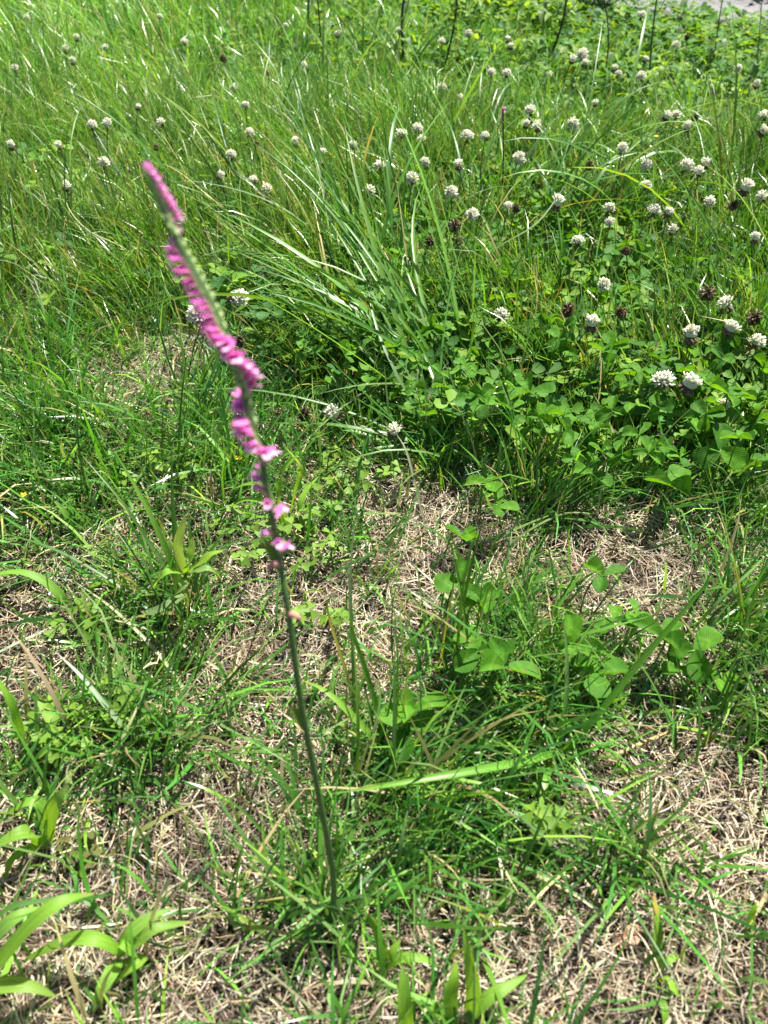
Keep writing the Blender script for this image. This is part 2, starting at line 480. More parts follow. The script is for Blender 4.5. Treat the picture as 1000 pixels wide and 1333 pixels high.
def field(name, mat, x, y, L, W, az, lean, curv, t0, t1, seg=5, roll=None, swirl=None, z0=None, power=1.5):
    """One mesh of grass blades: nobody could count them."""
    n = len(x)
    s = np.linspace(0, 1, seg + 1)
    sm = (s[1:] + s[:-1]) / 2
    if roll is None: roll = rng.normal(0, 0.5, n)
    if swirl is None: swirl = rng.normal(0, 0.5, n)
    th = np.minimum(lean[:, None] + curv[:, None] * sm[None] ** power, 2.7)
    a = az[:, None] + swirl[:, None] * sm[None]
    st = (L / seg)[:, None]
    dx = np.sin(th) * np.cos(a) * st; dy = np.sin(th) * np.sin(a) * st; dz = np.cos(th) * st
    zb = gz(x, y) - 0.002 if z0 is None else gz(x, y) + z0
    c0 = np.zeros((n, 1))
    PX = x[:, None] + np.concatenate([c0, np.cumsum(dx, 1)], 1)
    PY = y[:, None] + np.concatenate([c0, np.cumsum(dy, 1)], 1)
    PZ = zb[:, None] + np.concatenate([c0, np.cumsum(dz, 1)], 1)
    PZ = np.maximum(PZ, gz(PX, PY) + 0.0015)
    ai = np.concatenate([a, a[:, -1:]], 1); ti = np.concatenate([th, th[:, -1:]], 1)
    cr, sr = np.cos(roll)[:, None], np.sin(roll)[:, None]
    sx = -np.sin(ai) * cr + np.cos(ti) * np.cos(ai) * sr
    sy = np.cos(ai) * cr + np.cos(ti) * np.sin(ai) * sr
    sz = -np.sin(ti) * sr
    w = 0.5 * W[:, None] * (np.minimum(1, 0.65 + 2 * s) * (1 - s ** 3))[None]
    S = np.stack([sx, sy, sz], -1) * w[..., None]
    P = np.stack([PX, PY, PZ], -1)
    Vr = np.empty((n, 2 * seg + 1, 3), np.float32)
    Vr[:, 0:2 * seg:2] = (P - S)[:, :seg]; Vr[:, 1:2 * seg:2] = (P + S)[:, :seg]; Vr[:, 2 * seg] = P[:, seg]
    tt = np.empty((n, 2 * seg + 1, 4), np.float32); tt[..., 3] = 1
    for i in range(seg):
        c = t0 * (1 - s[i]) + t1 * s[i]
        tt[:, 2 * i, :3] = c; tt[:, 2 * i + 1, :3] = c
    tt[:, 2 * seg, :3] = t1
    loops = []
    for i in range(seg - 1): loops += [2 * i, 2 * i + 1, 2 * i + 3, 2 * i + 2]
    loops += [2 * seg - 2, 2 * seg - 1, 2 * seg]
    loops = np.array(loops, np.int32)
    vpb = 2 * seg + 1
    LI = (np.arange(n, dtype=np.int32)[:, None] * vpb + loops[None]).ravel()
    tot = np.array([4] * (seg - 1) + [3], np.int32)
    LT = np.tile(tot, n); LS = np.concatenate([[0], np.cumsum(LT)[:-1]]).astype(np.int32)
    me = bpy.data.meshes.new(name)
    me.vertices.add(n * vpb); me.vertices.foreach_set("co", Vr.ravel())
    me.loops.add(len(LI)); me.loops.foreach_set("vertex_index", LI)
    me.polygons.add(len(LT)); me.polygons.foreach_set("loop_start", LS); me.polygons.foreach_set("loop_total", LT)
    me.update(calc_edges=True)
    me.polygons.foreach_set("use_smooth", np.ones(len(LT), bool))
    ca = me.color_attributes.new("tint", 'FLOAT_COLOR', 'POINT'); ca.data.foreach_set("color", tt.ravel())
    return obj(name, me, mat)

def tints(n, palette, weights, spread=0.2):
    pal = np.array(palette); w = np.array(weights, float); w /= w.sum()
    c = pal[rng.choice(len(pal), n, p=w)]
    return np.clip(c * rng.lognormal(0, spread, (n, 1)) * rng.normal(1, 0.06, (n, 3)), 0.004, 0.8)

U = lambda n, a, b: rng.uniform(a, b, n)
STRAWS = [(0.44, 0.36, 0.23), (0.57, 0.49, 0.35), (0.31, 0.24, 0.15), (0.15, 0.105, 0.065), (0.47, 0.41, 0.30), (0.25, 0.205, 0.155)]

# dead thatch
x, y = region(235000, -0.15, 1.25, 0.38, 0.40)
keep = rng.uniform(0, 1, len(x)) < np.where(y > edge_y(x) + 0.05, 0.14, 0.85)
x, y = x[keep], y[keep]; n = len(x)
t = tints(n, STRAWS, [4, 3.4, 2.2, 1.7, 2.5, 1.8], 0.25)
t *= np.array([1.0, 0.99, 1.0])
t *= np.clip(0.86 + 0.3 * np.sin(24 * x + 5 * np.sin(19 * y)) * np.sin(21 * y + 3) + 0.15 * np.sin(71 * x - 50 * y), 0.4, 1.25)[:, None]   # rotted and fresh patches
o = field('dead_thatch', M['straw'], x, y, np.where(U(n, 0, 1) < 0.3, U(n, 0.005, 0.015), U(n, 0.012, 0.05)), np.clip(rng.lognormal(-7.05, 0.35, n), 0.0004, 0.0022), U(n, 0, 6.283), R(90) - np.abs(rng.normal(0, 0.28, n)),
          rng.normal(0.25, 0.3, n), t, t * 0.95, seg=3, swirl=rng.normal(0, 0.9, n), z0=rng.uniform(0.0, 0.011, n))
tag(o, 'mat of dead straw-coloured grass covering the soil between the green tufts', kind='stuff')

# fine short lawn grass in front
x, y = region(212000, -0.15, 1.25, 0.38, 0.40)
lu = LUSH(x, y)
dens = 0.19 + 0.60 * lu - 0.32 * BARE(x, y) + 0.16 * np.sin(61 * x + 17 * y) * np.sin(53 * y - 29 * x) + 0.14 * np.sin(23 * x + 11 * y) * np.sin(19 * y - 7 * x)
keep = (rng.uniform(0, 1, len(x)) < np.clip(dens, 0.03, 0.85)) & (y < edge_y(x) + 0.1)
x, y, lu = x[keep], y[keep], lu[keep]; n = len(x)
t = tints(n, [(0.06, 0.185, 0.028), (0.10, 0.25, 0.03), (0.045, 0.13, 0.028), (0.15, 0.26, 0.07), (0.24, 0.24, 0.08), (0.44, 0.36, 0.2), (0.18, 0.33, 0.04)], [4, 3.5, 2, 2, 0.6, 0.7, 1.2], 0.25)
clump = 0.9 * np.sin(9 * x + 2) + 1.3 * np.cos(8 * y + 5 * x)
big = U(n, 0, 1) < 0.18
o = field('short_lawn_grass', M['grass'], x, y, U(n, 0.02, 0.07) * (1 + 0.55 * lu) * np.where(big, 1.6, 1.0), U(n, 0.0012, 0.0031) * np.where(big, 1.35, 1.0), clump + rng.normal(0, 1.4, n), np.abs(rng.normal(0.55, 0.35, n)),
          np.abs(rng.normal(0.7, 0.5, n)), t, t * 1.05, seg=4)
tag(o, 'short fine green lawn grass sprouting through the dead thatch', kind='stuff')

# tall meadow grass behind
def meadow(nb, y0, y1, Lr, Wr, name, label, seg=5, margin=0.4):
    x, y = region(nb, y0, y1, margin, 0.40)
    e = edge_y(x) + 0.03 * np.sin(21 * x) + 0.02 * np.sin(47 * x + 1)
    d = np.clip((y - e + 0.10) / 0.22, 0, 1) * (1 - 0.28 * CLOVER(x, y) * np.clip(1.9 - y, 0.3, 1))
    # grass grows in clumps with dark hollows between
    cl = (np.sin(38 * x + 9 * np.sin(11 * y)) * np.sin(33 * y + 7 * np.sin(13 * x)) + 0.7 * np.sin(17 * x - 12 * y + 1) * np.cos(15 * y + 6 * x) + 0.5 * np.sin(83 * x + 40 * y) * np.sin(71 * y - 35 * x))
    d = d * np.clip(0.55 + 0.7 * cl, 0.05, 1.0)
    keep = (rng.uniform(0, 1, len(x)) < d) & ~on_path(x, y)
    x, y = x[keep], y[keep]; n = len(x)
    e = e[keep]
    left = 1 / (1 + np.exp((x + 0.05) / 0.06))
    cl = cl[keep]
    hs = 0.78 + 0.16 * np.clip(cl, -1, 1) + 0.25 * np.sin(5 * x + 3 * y) * np.cos(6 * y - 2 * x) + 0.2 * rng.normal(0, 1, n)
    hs *= np.clip(0.5 + (y - e) / 0.55, 0.4, 1.0)
    L = U(n, *Lr) * np.clip(hs, 0.35, 1.5) * (1 - 0.08 * CLOVER(x, y))
    L *= 1 - 0.38 * np.clip((y - 1.5) / 0.5, 0, 1) / (1 + np.exp(-(x + 0.1) / 0.12))      # shorter among the far clover
    pt = (x - PATH_A.x) * PATH_N.x + (y - PATH_A.y) * PATH_N.y; ps = (x - PATH_A.x) * PATH_D.x + (y - PATH_A.y) * PATH_D.y
    L *= np.where(ps > -0.6, np.clip(0.32 + (-pt - 0.08) / 0.7, 0.32, 1), 1)      # trodden short beside the path
    W = U(n, *Wr) * np.where(rng.uniform(0, 1, n) < left * 0.8, 0.6, 1.0)
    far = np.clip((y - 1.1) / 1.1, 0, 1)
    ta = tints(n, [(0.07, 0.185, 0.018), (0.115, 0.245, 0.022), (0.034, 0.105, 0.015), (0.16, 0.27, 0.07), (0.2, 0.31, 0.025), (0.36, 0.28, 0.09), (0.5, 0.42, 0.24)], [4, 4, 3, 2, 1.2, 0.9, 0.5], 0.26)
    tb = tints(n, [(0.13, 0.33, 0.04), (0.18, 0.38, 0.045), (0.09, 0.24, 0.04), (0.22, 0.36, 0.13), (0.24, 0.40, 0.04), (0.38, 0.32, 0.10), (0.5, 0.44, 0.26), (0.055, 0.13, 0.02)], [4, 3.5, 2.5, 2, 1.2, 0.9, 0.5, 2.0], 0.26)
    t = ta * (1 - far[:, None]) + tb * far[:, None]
    az = R(100) + 0.8 * np.sin(2.3 * x + 1.7 * y) + 1.1 * np.sin(21 * x + 15 * y + 3 * np.sin(9 * y)) + rng.normal(0, 1.0, n)
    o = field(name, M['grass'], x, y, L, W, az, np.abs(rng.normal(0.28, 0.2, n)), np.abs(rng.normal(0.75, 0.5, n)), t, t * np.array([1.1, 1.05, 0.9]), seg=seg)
    tag(o, label, kind='stuff')
meadow(195000, 0.62, 1.75, (0.07, 0.18), (0.0015, 0.0036), 'meadow_grass', 'tall green meadow grass behind the bare patches', 5)
meadow(140000, 1.7, 3.3, (0.08, 0.19), (0.002, 0.0046), 'far_meadow_grass', 'bright distant meadow grass below the concrete path', 4)
meadow(24000, 3.3, 5.2, (0.08, 0.18), (0.003, 0.006), 'distant_lawn_grass', 'grass beside and beyond the concrete path', 4, 0.6)

# ------------------------------------------------------------------ clover leaves
def leaflet_mesh(seed, L=0.02, Wd=0.017, fold=0.35, heart=0.06, curl=0.15):
    """Obovate leaflet in local XY from the origin along +X, folded along the midrib."""
    rnd = random.Random(seed)
    nu, nv = 8, 3
    V, F, UV = [], [], []
    for i in range(nu + 1):
        s = 1 - (1 - i / nu) ** 1.7
        w = 0.5 * Wd * max(0.03, 1.22 * (0.06 + s) ** 0.62 * max(0.0, 1 - s ** 4.2) ** 0.5)
        for j in range(-nv, nv + 1):
            v = j / nv
            notch = heart * (1 - abs(v)) ** 2 * s ** 4
            bow = 0.10 * (1 - v * v) * s ** 3
            xx = L * (s - notch * 0.6)
            yy = w * v * (1 + 0.04 * rnd.uniform(-1, 1))
            zz = fold * abs(yy) - curl * L * (s * s) * 0.6 + 0.02 * L * math.sin(7 * s + 3 * v + seed)
            V.append((xx, yy, zz)); UV.append((s, v))
    m = 2 * nv + 1
    for i in range(nu):
        for j in range(m - 1):
            F.append((i * m + j, i * m + j + 1, (i + 1) * m + j + 1, (i + 1) * m + j))
    me = make_mesh('leaflet', V, F, uv=UV)
    me.materials.append(M['clover'])
    return me
LEAFLETS = [leaflet_mesh(1, fold=0.35), leaflet_mesh(2, fold=0.6, Wd=0.0155), leaflet_mesh(3, fold=0.2, Wd=0.018, curl=0.35), leaflet_mesh(4, L=0.021, Wd=0.0155, fold=0.95), leaflet_mesh(5, L=0.019, Wd=0.0155, fold=1.3, curl=0.05)]

def clover_leaf(top, base, size, yaw, tilt, tdir, label, group=None, petiole_r=0.0007):
    """clover_leaf > petiole, three leaflets. TOP is where the leaflets join."""
    rt = thing('clover_leaf', label, 'clover leaf', base, group)
    mid = base.lerp(top, 0.55) + Vector((random.uniform(-.008, .008), random.uniform(-.008, .008), 0.012))
    tube('petiole', spline([base - Vector((0, 0, 0.004)), mid, top], 5), petiole_r * (0.7 + 0.4 * size), M['petiole'], rt, 4)
    tl = Matrix.Rotation(tilt, 4, Vector((math.cos(tdir), math.sin(tdir), 0)))
    cup = random.uniform(-0.35, 0.2)
    for k in range(3):
        o = obj('leaflet', random.choice(LEAFLETS), None, rt)
        a = yaw + k * R(120) + random.uniform(-.15, .15)
        m = Matrix.Translation(top - base) @ tl @ Matrix.Rotation(a, 4, 'Z') @ Matrix.Rotation(cup + random.uniform(-.15, .15), 4, 'Y') @ Matrix.Rotation(random.uniform(-.25, .25), 4, 'X') @ Matrix.Scale(size * random.uniform(0.9, 1.08), 4)
        o.matrix_local = m
    return rt

ORD = ['closest', 'second', 'third', 'fourth', 'fifth', 'sixth', 'seventh', 'eighth', 'ninth', 'tenth', 'eleventh', 'twelfth', 'thirteenth', 'fourteenth', 'fifteenth', 'sixteenth']
def side_labels(spots, phrases, marks):
    """For each spot a label that counts outwards from the landmark it stands by."""
    info = []
    for (px, py), ph in zip(spots, phrases):
        m = min(marks, key=lambda q: math.hypot(px - q[0], (py - q[1]) * 1.2))
        dx, dy = px - m[0], (py - m[1]) * 1.2
        sd = ('right of' if dx > 0 else 'left of') if abs(dx) > abs(dy) else ('below' if dy > 0 else 'above')
        info.append((ph, sd, m[2], math.hypot(dx, dy)))
    out = []
    for i, (ph, sd, nm, d) in enumerate(info):
        k = sum(1 for j, q in enumerate(info) if q[:3] == (ph, sd, nm) and (q[3], j) < (d, i))
        out.append(f'{ORD[min(k, 15)]} {ph} {sd} {nm}')
    return out
BED_MARKS = [(863, 496, 'the fresher head of the close pair'), (897, 501, 'the big half-brown head of the pair'), (641, 521, 'the lone head at the bed edge'),
             (653, 411, 'the lone head on a pale stalk'), (785, 372, 'the small white head over the brown ones'), (770, 422, 'the white-topped head with brown skirt'),
             (740, 403, 'the tan withered head'), (808, 406, 'the small dark withered head'), (900, 437, 'the loose white head above the pair'),
             (922, 381, 'the topmost dark brown head'), (950, 428, 'the tipped half-dark head'), (942, 527, 'the tiny white head under the bed leaf'),
             (752, 315, 'the spiky white head'), (815, 326, 'the ragged tan head'), (851, 275, 'the white head with a faded neighbour'), (560, 313, 'the dark head among tussock blades'),
             (597, 313, 'the small dark head under the shaggy one'), (725, 265, 'the drooping cream head'), (615, 280, 'the flat-topped white head'), (793, 280, 'the two stacked heads'),
             (983, 311, 'the greyish head at the frame edge'), (513, 562, 'the faded cream head before the tussock'), (560, 430, 'the middle of the big tussock'), (872, 632, 'the bright leaf at the bed edge'),
             (768, 615, 'the bluish leaf at the bed edge'), (436, 540, 'the dried cream head under broad blades'), (690, 570, 'the shaded hollow of the bed'), (970, 560, 'the lime leaf at the bed border')]
FAR_MARKS = [(405, 40, 'the leftmost dark weed stalk'), (527, 50, 'the thickest dark weed stalk'), (588, 50, 'the stalk leaning beside the thickest'), (722, 60, 'the leafy leaning stalk'), (787, 60, 'the slim dark stalk'),
             (850, 60, 'the tall stalk before the path'), (835, 21, 'the large head by the path'), (138, 62, 'the brightest far head'), (35, 24, 'the white head in the far corner'), (86, 65, 'the pinkish far head'),
             (193, 222, 'the orchid tip'), (655, 141, 'the far pink orchid'), (650, 96, 'the level pair of white heads'), (935, 60, 'the forked thin stalk'), (745, 163, 'the dark-based white head'), (130, 162, 'the two side-by-side heads'),
             (325, 173, 'the white head by the slanting stem'), (535, 174, 'the far trio of heads'), (995, 160, 'the two heads at the frame edge'), (905, 217, 'the row of three heads'), (310, 80, 'the dark stem in the far middle')]

HERO_LEAVES = [  # px, py, height, size, label
    (635, 628, 0.055, 0.85, 'single clover leaf held up on a stem above the straw near the centre'),
    (650, 660, 0.045, 0.8, 'clover leaf just under the raised single leaf near the centre'),
    (598, 757, 0.060, 0.95, 'dark clover leaf tilted sideways beside the yellowing grass stems'),
    (624, 785, 0.055, 0.85, 'bluish clover leaf touching the dark tilted one by the yellowing stems'),
    (785, 750, 0.060, 0.85, 'upright ribbed clover leaf standing alone before the pale straw patch'),
    (655, 868, 0.070, 1.25, 'largest clover leaf, its bright cupped leaflet on a thick pale stem'),
    (622, 848, 0.055, 1.1, 'shaded clover leaf behind the largest cupped one'),
    (742, 838, 0.060, 1.0, 'clover leaf with a pale face in the middle of the central patch'),
    (780, 878, 0.045, 1.0, 'low bright clover leaf near the foot of the long diagonal blade'),
    (800, 806, 0.045, 0.8, 'bluish clover leaf left of the long diagonal blade tip'),
    (828, 800, 0.045, 0.75, 'small clover leaf beside the long diagonal blade'),
    (862, 830, 0.055, 0.95, 'shaded clover leaf crossed by the long diagonal blade'),
    (905, 847, 0.055, 0.95, 'bright clover leaf just beyond the long diagonal blade'),
    (880, 868, 0.040, 0.8, 'small clover leaf under the two beyond the diagonal blade'),
    (940, 885, 0.030, 0.8, 'low clover leaf near the fine tuft at the straw edge'),
    (540, 925, 0.050, 1.05, 'pale clover leaf lying over a dark one by the curved lime blade'),
    (528, 948, 0.040, 1.0, 'dark glossy clover leaf beside the curved lime blade'),
    (768, 615, 0.060, 1.0, 'pair-like bluish clover leaf at the shaded front edge of the bed'),
    (872, 632, 0.055, 1.15, 'bright clover leaf at the front edge of the bed, over bare straw'),
    (690, 510, 0.075, 1.1, 'greyish clover leaf beside the lone white head near the bed edge'),
    (938, 585, 0.070, 1.05, 'lime clover leaf at the border of the bed under the pair of heads'),
    (910, 546, 0.075, 0.95, 'lime clover leaf right under the big half-faded head'),
    (832, 565, 0.070, 0.85, 'small lime clover leaf below the close pair of white heads'),
    (775, 880, 0.030, 0.9, 'clover leaf hidden low between grass stems in the central patch'),
    (600, 700, 0.040, 0.8, 'small clover leaf low in the grass left of the raised leaf'),
]
def leaf_place(px, py, z):
    top = at(px, py, z)
    b = Vector((top.x + random.uniform(-.015, .015), top.y + random.uniform(-.012, .015), 0))
    b.z = float(gz(b.x, b.y))
    return top, b
for px, py, z, sz, lab in HERO_LEAVES:
    top, b = leaf_place(px, py, z)
    clover_leaf(top, b, sz * 1.3 * random.uniform(0.95, 1.05), random.uniform(0, 6.28), random.uniform(0.15, 0.6), random.uniform(0, 6.28), lab, petiole_r=0.0009)

bed_rows = []
cnt = 0; tries = 0
while cnt < 268 and tries < 20000:
    tries += 1
    px = random.uniform(420, 1010); py = random.triangular(200, 655, 560)
    if px < 640 and py > 600 - (640 - px) * 0.3: continue
    if px < 470 and py < 420: continue
    p = at(px, py, 0.06)
    cv = float(CLOVER(np.array([p.x]), np.array([p.y]))[0])
    if random.random() > cv * (0.55 + 0.6 * math.sin(27 * p.x + 2) * math.sin(31 * p.y)): continue
    z = random.uniform(0.03, 0.10)
    top, b = leaf_place(px, py, z)
    if b.y < float(edge_y(b.x)) - 0.02: continue
    bed_rows.append((px, py, top, b))
    cnt += 1
for (px, py, top, b), lab in zip(bed_rows, side_labels([r[:2] for r in bed_rows], ['clover leaf'] * len(bed_rows), BED_MARKS)):
    clover_leaf(top, b, random.uniform(0.6, 0.98), random.uniform(0, 6.28), random.uniform(0.05, 1.0), random.uniform(0, 6.28), lab, 'clover leaves in the bed')

def clover_cover():
    """The rest of the clover, past counting: small leaflets spread under and behind the meadow."""
    x, y = region(100000, 0.65, 3.4, 0.4, 0.40)
    keep = (rng.uniform(0, 1, len(x)) < (0.05 + 0.55 * CLOVER(x, y)) * np.clip(0.35 + y / 3, 0.3, 1)) & (y > edge_y(x) + 0.02) & ~on_path(x, y)
    x, y = x[keep][:10000], y[keep][:10000]
    V, F, T = [], [], []
    base_leaf = [(0, 0, 0), (0.35, -0.30, 0.08), (0.75, -0.42, 0.12), (1.0, -0.18, 0.03), (0.95, 0, 0), (1.0, 0.18, 0.03), (0.75, 0.42, 0.12), (0.35, 0.30, 0.08), (0.5, 0, -0.02)]
    tri = [(0, 1, 8), (1, 2, 8), (2, 3, 8), (3, 4, 8), (4, 5, 8), (5, 6, 8), (6, 7, 8), (7, 0, 8)]
    for i in range(len(x)):
        z = float(gz(x[i], y[i])) + random.uniform(0.02, 0.075)
        sc = random.uniform(0.010, 0.022)
        E = Euler((random.uniform(-.5, .5), random.uniform(-.5, .5), random.uniform(0, 6.28))).to_matrix()
        col = jitter(random.choice([(0.07, 0.19, 0.03), (0.055, 0.155, 0.035), (0.11, 0.25, 0.035), (0.17, 0.30, 0.04)]), 0.2)
        for k in range(3):
            Rk = E @ Matrix.Rotation(k * R(120), 3, 'Z') @ Matrix.Rotation(random.uniform(-.4, .3), 3, 'Y')
            o0 = len(V)
            for v in base_leaf:
                q = Rk @ (Vector(v) * sc)
                V.append((x[i] + q.x, y[i] + q.y, z + q.z)); T.append(col)
            F += [(a + o0, b + o0, c + o0) for a, b, c in tri]
    o = obj('clover_leaves', make_mesh('clover_leaves', V, F, T), M['clover_small'])
    tag(o, 'carpet of small clover leaves spread through the meadow', kind='stuff')
clover_cover()

# ------------------------------------------------------------------ clover flowers
def floret(V, F, T, p, d, L, w, c0, c1):
    """One pea-flower: a narrow keel with a folded-back tip."""
    d = d.normalized(); a = d.cross(Vector((0.2, 0.3, 0.93)))
    if a.length < 0.05: a = Vector((1, 0, 0))
    a.normalize(); b = a.cross(d)
    o = len(V)
    ring = [(0.0, 0.4), (0.45, 0.85), (0.85, 1.0)]
    for s, k in ring:
        for q in range(4):
            an = q * math.pi / 2
            V.append(p + d * (L * s) + a * (w * k * math.cos(an)) + b * (0.6 * w * k * math.sin(an)))
            T.append([c0[i] * (1 - s) + c1[i] * s for i in range(3)])
    V.append(p + d * L + b * (0.5 * w)); T.append(c1)
    for r in range(2):
        for q in range(4):
            q2 = (q + 1) % 4
            F.append((o + r * 4 + q, o + r * 4 + q2, o + r * 4 + 4 + q2, o + r * 4 + 4 + q))
    for q in range(4): F.append((o + 8 + q, o + 8 + (q + 1) % 4, o + 12))

def head_parts(seed, kind):
    """Meshes of one clover head of about 2 cm: fresh florets and drooping withered ones."""
    rnd = random.Random(seed)
    fr = ([], [], []); wi = ([], [], [])
    core = fr if kind != 'brown' else wi
    cc = (0.88, 0.87, 0.74) if kind != 'brown' else (0.14, 0.1, 0.06)
    cs = 1.0 if kind != 'brown' else 0.55
    for i in range(7):
        th = math.pi * i / 6
        for k in range(8):
            a = k * math.pi / 4
            core[0].append(Vector((0.0064 * math.sin(th) * math.cos(a), 0.0064 * math.sin(th) * math.sin(a), 0.0050 * math.cos(th) + 0.0015)) * cs); core[2].append(cc)
    for i in range(6):
        for k in range(8):
            core[1].append((i * 8 + k, i * 8 + 8 + k, i * 8 + 8 + (k + 1) % 8, i * 8 + (k + 1) % 8))
    nf = 110
    for i in range(nf):
        h = 1 - 2 * (i + 0.5) / nf                    # 1 top ... -1 bottom
        an = i * 2.39996 + rnd.uniform(-.2, .2)
        r = math.sqrt(max(0, 1 - h * h))
        d = Vector((r * math.cos(an), r * math.sin(an), h))
        withered = {'fresh': h < -0.75 and rnd.random() < 0.5, 'half': h < 0.2 + rnd.uniform(-.15, .15), 'brown': True}[kind]
        if not withered:
            dd = (d + Vector((0, 0, 0.55)) + Vector((rnd.uniform(-.35, .35), rnd.uniform(-.35, .35), rnd.uniform(-.2, .2)))).normalized()
            k = rnd.uniform(0.9, 1.0)
            if h < -0.2: dd = (Vector((d.x, d.y, 0)) + Vector((0, 0, rnd.uniform(-.25, .25)))).normalized()
            floret(*fr, d * 0.0028 + Vector((0, 0, 0.001)), dd, 0.0082 * rnd.uniform(0.7, 1.25), 0.00125 * rnd.uniform(.8, 1.3), (0.66, 0.68, 0.42), (0.98 * k, 0.965 * k, 0.88 * k))
        else:
            dd = (Vector((d.x, d.y, 0)) * 0.6 + Vector((rnd.uniform(-.2, .2), rnd.uniform(-.2, .2), -0.85 + max(0, h) * 1.35))).normalized()
            k = rnd.uniform(0.5, 1.25)
            c1 = (0.42 * k, 0.28 * k, 0.17 * k) if kind != 'brown' else (0.20 * k, 0.13 * k, 0.08 * k)
            if rnd.random() < 0.2: c1 = (0.5, 0.42, 0.3)
            floret(*wi, d * 0.0026 + Vector((0, 0, -0.001)), dd, 0.0078 * rnd.uniform(0.8, 1.05), 0.0013, (0.16, 0.14, 0.07), c1)
    out = {}
    if fr[0]:
        out['flower_head'] = make_mesh('flower_head', fr[0], fr[1], fr[2])
    if wi[0]:
        out['withered_florets'] = make_mesh('withered_florets', wi[0], wi[1], wi[2])
    for m in out.values(): m.materials.append(M['floret'])
    return out
HEADS = {k: [head_parts(s, k) for s in range(6)] for k in ('fresh', 'half', 'brown')}

def clover_flower(px, py, z, kind, size, label, group=None):
    z = z * (1.12 if py > 130 else 0.9)
    top = at(px, py, z)
    b = Vector((top.x + random.uniform(-.03, .03), top.y + random.uniform(-.02, .04), 0)); b.z = float(gz(b.x, b.y))
    rt = thing('clover_flower', label, 'clover flower', b, group)
    mid = b.lerp(top, 0.6) + Vector((random.uniform(-.012, .012), random.uniform(-.012, .012), 0.004))
    tube('stalk', spline([b - Vector((0, 0, 0.004)), mid, top], 7), 0.0009, M['stalk'], rt, 5)
    rot = Euler((random.uniform(-.5, .5), random.uniform(-.5, .5), random.uniform(0, 6.28))).to_matrix().to_4x4()
    sx_, sz_ = random.uniform(.85, 1.12), random.uniform(.75, .98)
    size *= (0.8 if px < 430 else 0.92) if py < 330 else 1.12
    for nm, me in random.choice(HEADS[kind]).items():
        o = obj(nm, me, None, rt)
        o.matrix_local = Matrix.Translation(top - b) @ rot @ Matrix.Diagonal((size * sx_, size, size * sz_, 1))
    return rt

